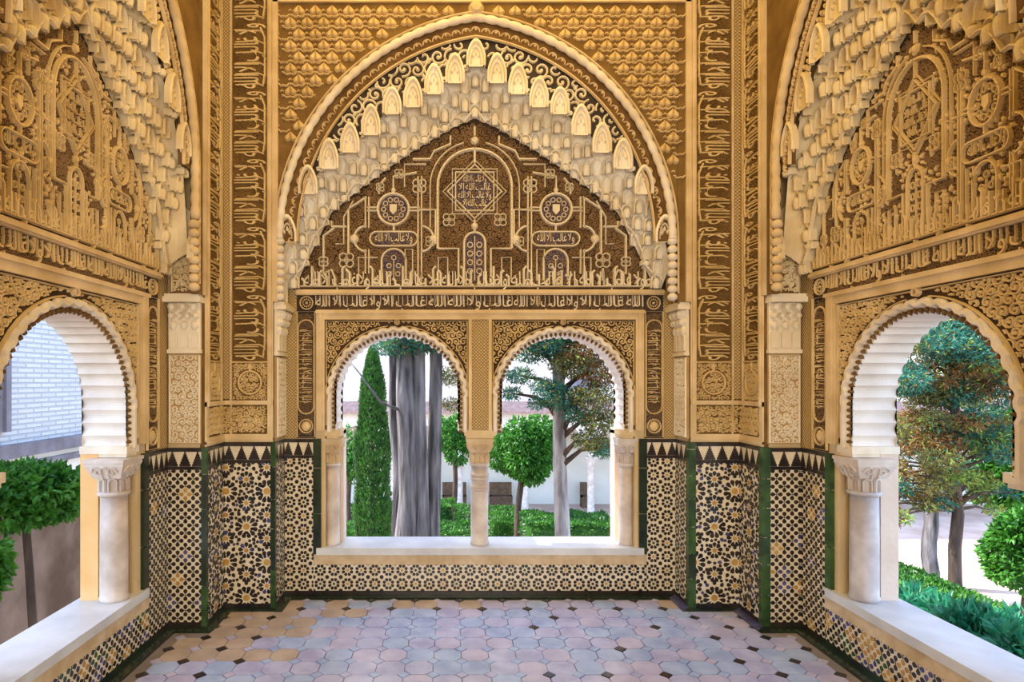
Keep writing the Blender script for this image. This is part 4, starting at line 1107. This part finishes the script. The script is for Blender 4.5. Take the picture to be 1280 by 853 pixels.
def conifer(name, label, cat, base, top, r0, r1, clumps, seed, barkm, L=.30, W=.06, n=260, branches=True, extra=None, mats=('l_teal','l_olive','l_brown','l_lime')):
    rg = random.Random(seed); root = empty(name, base); tag(root, label, cat)
    MW[root.name] = Matrix.Translation(base)
    mb = MB(); P = bent(base, top, 9, r0*.25, rg); mb.tube(P, [r0 + (r1-r0)*k/9 for k in range(10)], 10)
    if extra:
        for (b, t, a, c) in extra: mb.tube(bent(b, t, 8, a*.3, rg), [a + (c-a)*k/8 for k in range(9)], 8)
    mb.build('trunk', barkm, root, True, smooth=True)
    mb = MB(); bb = MB(); ax0, ax1 = Vector(base), Vector(top)
    for (p, r, mi) in clumps:
        p = Vector(p)
        if branches:
            t = max(.35, min(.98, (p.z-.3-ax0.z)/(ax1.z-ax0.z))); q = ax0.lerp(ax1, t); bb.tube([q, q.lerp(p, .5)+Vector((0,0,.1)), p], [.05,.03,.012], 5)
        for k in range(int(n*(r/.5)**2)):
            v = rv(rg); s = p + Vector((v.x, v.y, v.z*.55))*r*rg.random()**.4
            droop = {0: .1, 1: -.5, 2: -1.1, 3: .0}[mi]
            m2 = mi if rg.random() < .75 else rg.randrange(4)
            leaf(mb, s, v*.6 + rv(rg) + Vector((0,0,droop*.6)), rv(rg), L*rg.uniform(.5,1.1), W*rg.uniform(.7,1.2), m2)
    mb.build('foliage', list(mats), root, True, stuff=True)
    if bb.v: bb.build('branches', 'bark_dark', root, True, smooth=True)
    return root

# slender clipped cypress
def cypress(px, top_y, d, w, label, seed):
    rg = random.Random(seed); t = at_depth(px, top_y, d); root = empty('columnar_cypress', (t.x, d, ZG)); tag(root, label, 'tree'); MW[root.name] = Matrix.Translation((t.x, d, ZG))
    mb = MB(); mb.tube([(t.x,d,ZG-.05),(t.x,d,t.z-.3)], [.09,.02], 6); mb.build('trunk', 'bark_dark', root, True)
    mb = MB(); H = t.z - ZG
    for k in range(15000):
        q = rg.random()**.8; z = ZG + .25 + (H-.25)*q; rr = w*(min(1, (1-q)*3.2)**.6)*(.82+.18*min(1,q*4))*(.75+.25*rg.random())*(1+.08*sin(z*5+rg.random()))
        a = rg.uniform(0, 2*pi); p = Vector((t.x + cos(a)*rr, d + sin(a)*rr, z))
        leaf(mb, p, Vector((cos(a)*.5, sin(a)*.5, 1)) + rv(rg)*.35, Vector((cos(a), sin(a), 0)), .10, .034)
    mb.build('foliage', 'l_cyp', root, True, stuff=True)
cypress(466, 436, 12.0, .34, 'narrow green columnar cypress seen through the left back arch', 1)

# old multi-stemmed cypress in the left arch
b = at_depth(521, 690, 9.5)
P = lambda px, py, d: tuple(at_depth(px, py, d))
cl = [(P(505,428,9.5), .45, 0), (P(525,420,9.4), .5, 0), (P(490,432,9.6), .3, 0), (P(545,425,9.6), .4, 0), (P(560,470,9.9), .28, 1), (P(565,505,9.8), .18, 1), (P(512,395,9.5), .6, 0), (P(540,390,9.5), .6, 0)]
conifer('old_cypress', 'thick grey multi-stemmed old cypress trunk beside the columnar cypress', 'tree', (b.x-.1, 9.5, ZG), P(504,380,9.5), .235, .13, cl, 3, 'bark', L=.085, W=.020, n=2000, branches=False,
        extra=[((b.x+.06, 9.42, ZG), P(524,380,9.45), .17, .09), ((b.x+.24, 9.55, ZG), P(543,390,9.6), .15, .10), ((b.x-.2, 9.6, ZG), P(492,400,9.6), .14, .08),
               (P(517,520,9.4), P(476,503,9.3), .03, .022), (P(476,503,9.3), P(440,455,9.3), .022, .008)])
orange_tree(570, 545, 17.7, .62, .75, 3600, 'small orange tree half hidden behind the old grey cypress', 562, 5)
orange_tree(652, 558, 14.0, .78, .86, 9000, 'round-headed orange tree in the middle of the right back arch', 642, 6)
orange_tree(436, 570, 16.0, .45, .75, 1600, 'yellowish orange tree at the far left of the cypress arch', 440, 7)
# pine-like cypress in the right arch
b = at_depth(706, 690, 9.0)
cl = [(P(665,440,9.0), .30, 0), (P(690,430,8.9), .35, 0), (P(650,470,9.1), .22, 0), (P(640,492,9.2), .16, 0), (P(685,485,8.8), .26, 0), (P(705,498,8.8), .30, 0), (P(715,455,8.8), .35, 1), (P(735,440,8.7), .38, 2),
      (P(750,465,8.6), .34, 2), (P(740,495,8.6), .34, 1), (P(750,525,8.6), .30, 1), (P(738,550,8.6), .26, 1), (P(752,560,8.7), .24, 0), (P(722,520,8.7), .22, 0), (P(660,415,9), .4, 0), (P(700,405,9), .5, 0), (P(740,410,8.8), .5, 1), (P(672,505,9.0), .15, 0)]
conifer('garden_conifer', 'pale-trunked conifer with teal and browned tufts in the right back arch', 'tree', (b.x, 9.0, ZG), P(700,400,9.0), .15, .08, cl, 8, 'bark_pale', L=.085, W=.020, n=2600)

# far gallery of the patio
YG = 24.0
gal = empty('patio_gallery', (0, YG, ZG)); tag(gal, 'whitewashed arcaded gallery across the patio behind the trees', 'building'); MW[gal.name] = Matrix.Translation((0, YG, ZG))
mb = MB(); zt = at_depth(0, 552, YG).z; R = 1.05; step = 2.62; x0 = at_depth(491, 0, YG).x
cols_x = [x0 + step*k for k in range(-3, 8)]
cz = at_depth(0, 572, YG).z
for a, b_ in zip(cols_x, cols_x[1:]):
    c = (a+b_)/2; A = arcp(c, cz, R+.2, pi, 0, 16); n = len(A)
    mb.add([(u,YG,v) for u,v in A] + [(u,YG,cz+1.9) for u,v in A], [(i,i+1,n+i+1,n+i) for i in range(n-1)])
    mb.add([(u,YG,v) for u,v in A] + [(u,YG+.35,v) for u,v in A], [(i,i+1,n+i+1,n+i) for i in range(n-1)])
    mb.box(c+R+.2, c+step-R-.2, YG, YG+.35, cz, cz+1.9)
mb.build('arcade_wall', 'ww', gal, True)
for x in cols_x:
    mb = MB(); mb.lathe([(.22,ZG),(.22,ZG+.12),(.15,ZG+.16),(.14,cz-.35),(.17,cz-.3),(.14,cz-.27),(.26,cz-.05),(.27,cz)], x, YG+.18, 12); mb.build('gallery_column', 'marble', gal, True, smooth=True)
mb = MB(); mb.box(-20, 40, YG+3.2, YG+3.5, ZG, cz+1.9); mb.build('gallery_back_wall', 'ww', gal, True)
mb = MB(); mb.box(-20, 40, YG, YG+3.5, cz+1.75, cz+1.9); mb.build('gallery_ceiling', 'wood', gal, True)
mb = MB(); mb.add([(-20,YG-.5,cz+1.85),(40,YG-.5,cz+1.85),(40,YG+.4,cz+2.25),(-20,YG+.4,cz+2.25),(-20,YG-.5,cz+1.75),(40,YG-.5,cz+1.75)], [(0,1,2,3),(4,5,1,0)]); mb.build('tiled_eave', 'roof', gal, True)
mb = MB(); mb.box(-20, 40, YG+.3, YG+.6, cz+1.9, 14); mb.build('upper_wall', 'pink_brick', gal, True)
mb = MB(); mb.box(at_depth(714,0,YG).x, at_depth(750,0,YG).x, YG+.2, YG+.4, at_depth(0,505,YG).z, at_depth(0,470,YG).z); mb.build('window', 'beam', gal, True)
for (pa, pb, lab) in ((553, 583, 'brown wooden bench under the gallery left of the ringed column'), (612, 640, 'brown wooden bench under the gallery left of the round orange tree'), (726, 740, 'short wooden bench by the gallery column behind the conifer')):
    xa, xb = at_depth(pa,0,YG+2.6).x, at_depth(pb,0,YG+2.6).x
    bn = empty('wooden_bench', ((xa+xb)/2, YG+2.6, ZG)); tag(bn, lab, 'bench'); MW[bn.name] = Matrix.Translation(bn.location)
    for nm, z0, z1, y0, y1 in (('seat', .42, .5, 2.3, 2.8), ('backrest', .5, 1.05, 2.75, 2.82), ('front_board', .05, .42, 2.35, 2.4)):
        mb = MB(); mb.box(xa, xb, YG+y0, YG+y1, ZG+z0, ZG+z1); mb.build(nm, 'wood', bn, True)
    for xx in (xa, xb-.08): mb = MB(); mb.box(xx, xx+.08, YG+2.32, YG+2.8, ZG, ZG+.5); mb.build('leg', 'wood', bn, True)

def hedge(x0, x1, y0, y1, h, n, label, seed, L=.10, rot=0.0):
    rg = random.Random(seed); c = ((x0+x1)/2, (y0+y1)/2, ZG); root = empty('box_hedge', c); tag(root, label, 'hedge', 'clipped hedges of the patio garden'); MW[root.name] = Matrix.Translation(c)
    mb = MB(); mb.box(x0+.08, x1-.08, y0+.08, y1-.08, ZG, ZG+h-.06); mb.build('hedge_core', 'l_cyp', root, True)
    mb = MB()
    for k in range(n):
        f = rg.random()
        x, y, z = rg.uniform(x0,x1), rg.uniform(y0,y1), ZG + rg.uniform(0,h); nrm = Vector((0,0,1))
        if f < .55: z = ZG + h + .04*sin(x*7)*sin(y*5)
        elif f < .85: y = y0; nrm = Vector((0,-1,0))
        elif f < .93: x = x0; nrm = Vector((-1,0,0))
        else: x = x1; nrm = Vector((1,0,0))
        leaf(mb, Vector((x,y,z)), nrm + rv(rg)*.9, rv(rg), L, L*.5)
    mb.build('foliage', 'l_hedge', root, True, stuff=True)
def hz(py, d): return 1.6 - (py-HY)*d/F_PX
hx = lambda px, d: at_depth(px, 0, d).x
hedge(hx(425,19), hx(585,19), 18.2, 19.6, hz(643,18.2)-ZG, 5000, 'long box hedge in front of the gallery behind the columnar cypress', 21)
hedge(hx(430,15), hx(600,15), 14.4, 15.6, hz(668,14.4)-ZG, 5000, 'nearer box hedge crossing behind the old cypress trunk', 22)
hedge(hx(612,15), hx(650,15), 14.6, 16.4, hz(655,14.6)-ZG, 3000, 'short box hedge under the round-headed orange tree', 23)
hedge(hx(655,13), hx(762,13), 12.3, 13.6, hz(660,12.3)-ZG, 5000, 'box hedge right of the orange tree behind the pale conifer trunk', 24)
hedge(hx(545,16.8), hx(568,16.8), 16.2, 17.2, hz(636,16.2)-ZG, 1500, 'small clipped box block beside the old cypress', 25)

# ---- left: whitewashed brick building, its lower rubble wall, beams, window and the orange tree before it
XB = -5.4
lb = empty('brick_building', (XB-1, 8, ZG)); tag(lb, 'whitewashed brick building with dark beam outside the left window', 'building'); MW[lb.name] = Matrix.Translation((XB-1, 8, ZG))
dB = lambda px: F_PX*(-.22-XB)/(CX-px)
zB = lambda px, py: 1.6 - (py-HY)*dB(px)/F_PX
zbeam = zB(50, 553)
mb = MB(); mb.box(XB-2.5, XB, 2.5, 8.6, zbeam-.05, 7.5); mb.build('brick_wall', 'ww_brick', lb, True)
mb = MB(); mb.box(XB-2.5, XB+.03, 2.5, 8.6, zB(50,600), zbeam-.05); mb.build('plaster_band', 'ww', lb, True)
mb = MB(); mb.box(XB-2.5, XB+.05, 2.5, 8.6, ZG, zB(50,600)); mb.build('rubble_wall', 'rub', lb, True)
mb = MB(); mb.box(XB-.1, XB+.10, 2.5, 8.55, zbeam-.13, zbeam+.03); mb.build('beam', 'beam', lb, True)
mb = MB(); mb.box(XB-.1, XB+.08, 2.5, 8.55, zbeam-.28, zbeam-.2); mb.build('beam', 'beam', lb, True)
y0, y1 = dB(-60), dB(6)
win = MB(); win.box(XB-.05, XB+.04, y0, y1, zB(5,540), zB(5,412)); w_ = win.build('window', 'beam', lb, True)
for q in (y0, y1-.08):
    mb = MB(); mb.box(XB, XB+.08, q, q+.08, zB(5,540), zB(5,412)); mb.build('window_frame', 'beam', w_, True)
rgt = orange_tree(30, 617, 5.6, .55, .25, 7000, 'leafy orange tree in front of the brick building', 78, 31, L=.10, tr_=.05)
rg_ = orange_tree(-20, 705, 4.3, .13, .24, 900, 'cut-off blue green bush at the left picture edge', -18, 32, L=.09, tr_=.04)
rg_.name = 'leafy_bush'; rg_['category'] = 'bush'

# ---- right: conifer, columns, hedge, shrubs
b = at_depth(1197, 720, 14.6)
rg = random.Random(77); cl = []
for (px, py, r, mi) in ((1180,405,.9,0),(1215,410,.8,0),(1150,430,.7,1),(1240,440,.8,0),(1190,450,.8,3),(1130,470,.6,0),(1210,490,.9,0),(1250,500,.7,0),(1150,500,.8,1),(1120,530,.6,2),(1170,540,.9,2),(1230,545,.8,1),(1140,565,.7,2),(1190,580,.7,1),
                        (1120,590,.5,2),(1215,600,.6,3),(1240,620,.5,3),(1110,630,.5,2),(1150,625,.5,1),(1265,560,.7,0),(1180,620,.5,2),(1270,470,.6,3),(1160,470,.6,2),(1200,430,.6,2),(1125,615,.4,0),(1235,470,.6,2),(1200,520,.6,2)):
    for q in range(4):
        d = 14.6 + rg.uniform(-1,1); cl.append((P(px+rg.gauss(0,15), py+rg.gauss(0,11), d), r*rg.uniform(.45,.8), mi if rg.random() < .6 else rg.choice((0,0,1,2,3))))
conifer('feathery_conifer', 'large feathery conifer with green and rust tufts filling the right window', 'tree', (b.x, 14.6, ZG), P(1190,400,14.6), .15, .07, cl, 9, 'bark_dark', L=.15, W=.04, n=520)
b2 = at_depth(1162, 720, 16.3)
conifer('bare_trunk', 'grey bare tree trunk left of the dark trunk in the right window', 'tree', (b2.x, 16.3, ZG), P(1166,560,16.3), .20, .14, [(P(1166,590,16.3), .4, 2)], 12, 'bark', n=150, branches=False)
orange_tree(1282, 690, 8.5, .42, .55, 4500, 'orange tree leaning in from the right edge of the right window', 1258, 41, L=.12, tr_=.06)
orange_tree(1262, 575, 16.5, 1.1, 1.2, 8000, 'dark green broad tree behind the feathery conifer', 1262, 42, L=.2)
hedge(9.3, 10.9, 7.5, 19.0, 1.0, 14000, 'dark sloping box hedge below the right window', 43, L=.16)
for i, (px, py, d, r) in enumerate(((1133,762,5.4,.33),(1180,782,4.7,.30),(1222,798,4.15,.27),(1262,815,3.7,.25),(1262,775,4.9,.25))):
    c = at_depth(px, py+24, d); rg = random.Random(60+i)
    where = ('farthest of the row', 'second of the row from its far end', 'third of the row from its far end', 'nearest of the row', 'standing behind the row at the picture edge')[i]
    root = empty('leafy_shrub', (c.x, c.y, ZG)); tag(root, 'blue green broad-leaved shrub under the right sill, ' + where, 'shrub', 'shrubs under the right sill'); MW[root.name] = Matrix.Translation((c.x, c.y, ZG))
    mb = MB(); mb.tube([(c.x,c.y,ZG-.05),(c.x+.05,c.y,c.z-.6),(c.x,c.y,c.z)], [.06,.04,.02], 6); mb.build('stem', 'bark_dark', root, True)
    mb = MB(); crown(mb, c, r*1.0, r*1.0, r, 1300, .13, .042, rg, droop=-.25, lumps=9); crown(mb, c-Vector((0,0,.5)), r*.95, r*.95, r*1.5, 900, .13, .042, rg, lumps=6)
    mb.build('foliage', 'l_shrub', root, True, stuff=True)
# pale colonnade beyond the right garden
rb = empty('garden_pavilion', (24, 22, ZG)); tag(rb, 'sunlit pale wall with slim columns behind the right window trees', 'building'); MW[rb.name] = Matrix.Translation((24, 22, ZG))
mb = MB(); mb.box(14, 44, 32, 32.5, ZG, 12); mb.build('wall', 'ww', rb, True)
mb = MB(); mb.box(12, 44, 31.3, 31.6, .2, .9); mb.build('architrave', 'ww', rb, True)
for x in (18, 20.5, 23, 25.5, 28): mb = MB(); mb.lathe([(.26,ZG),(.2,ZG+.2),(.18,-.1),(.3,.2)], x, 31.4, 10); mb.build('pavilion_column', 'marble', rb, True, smooth=True)
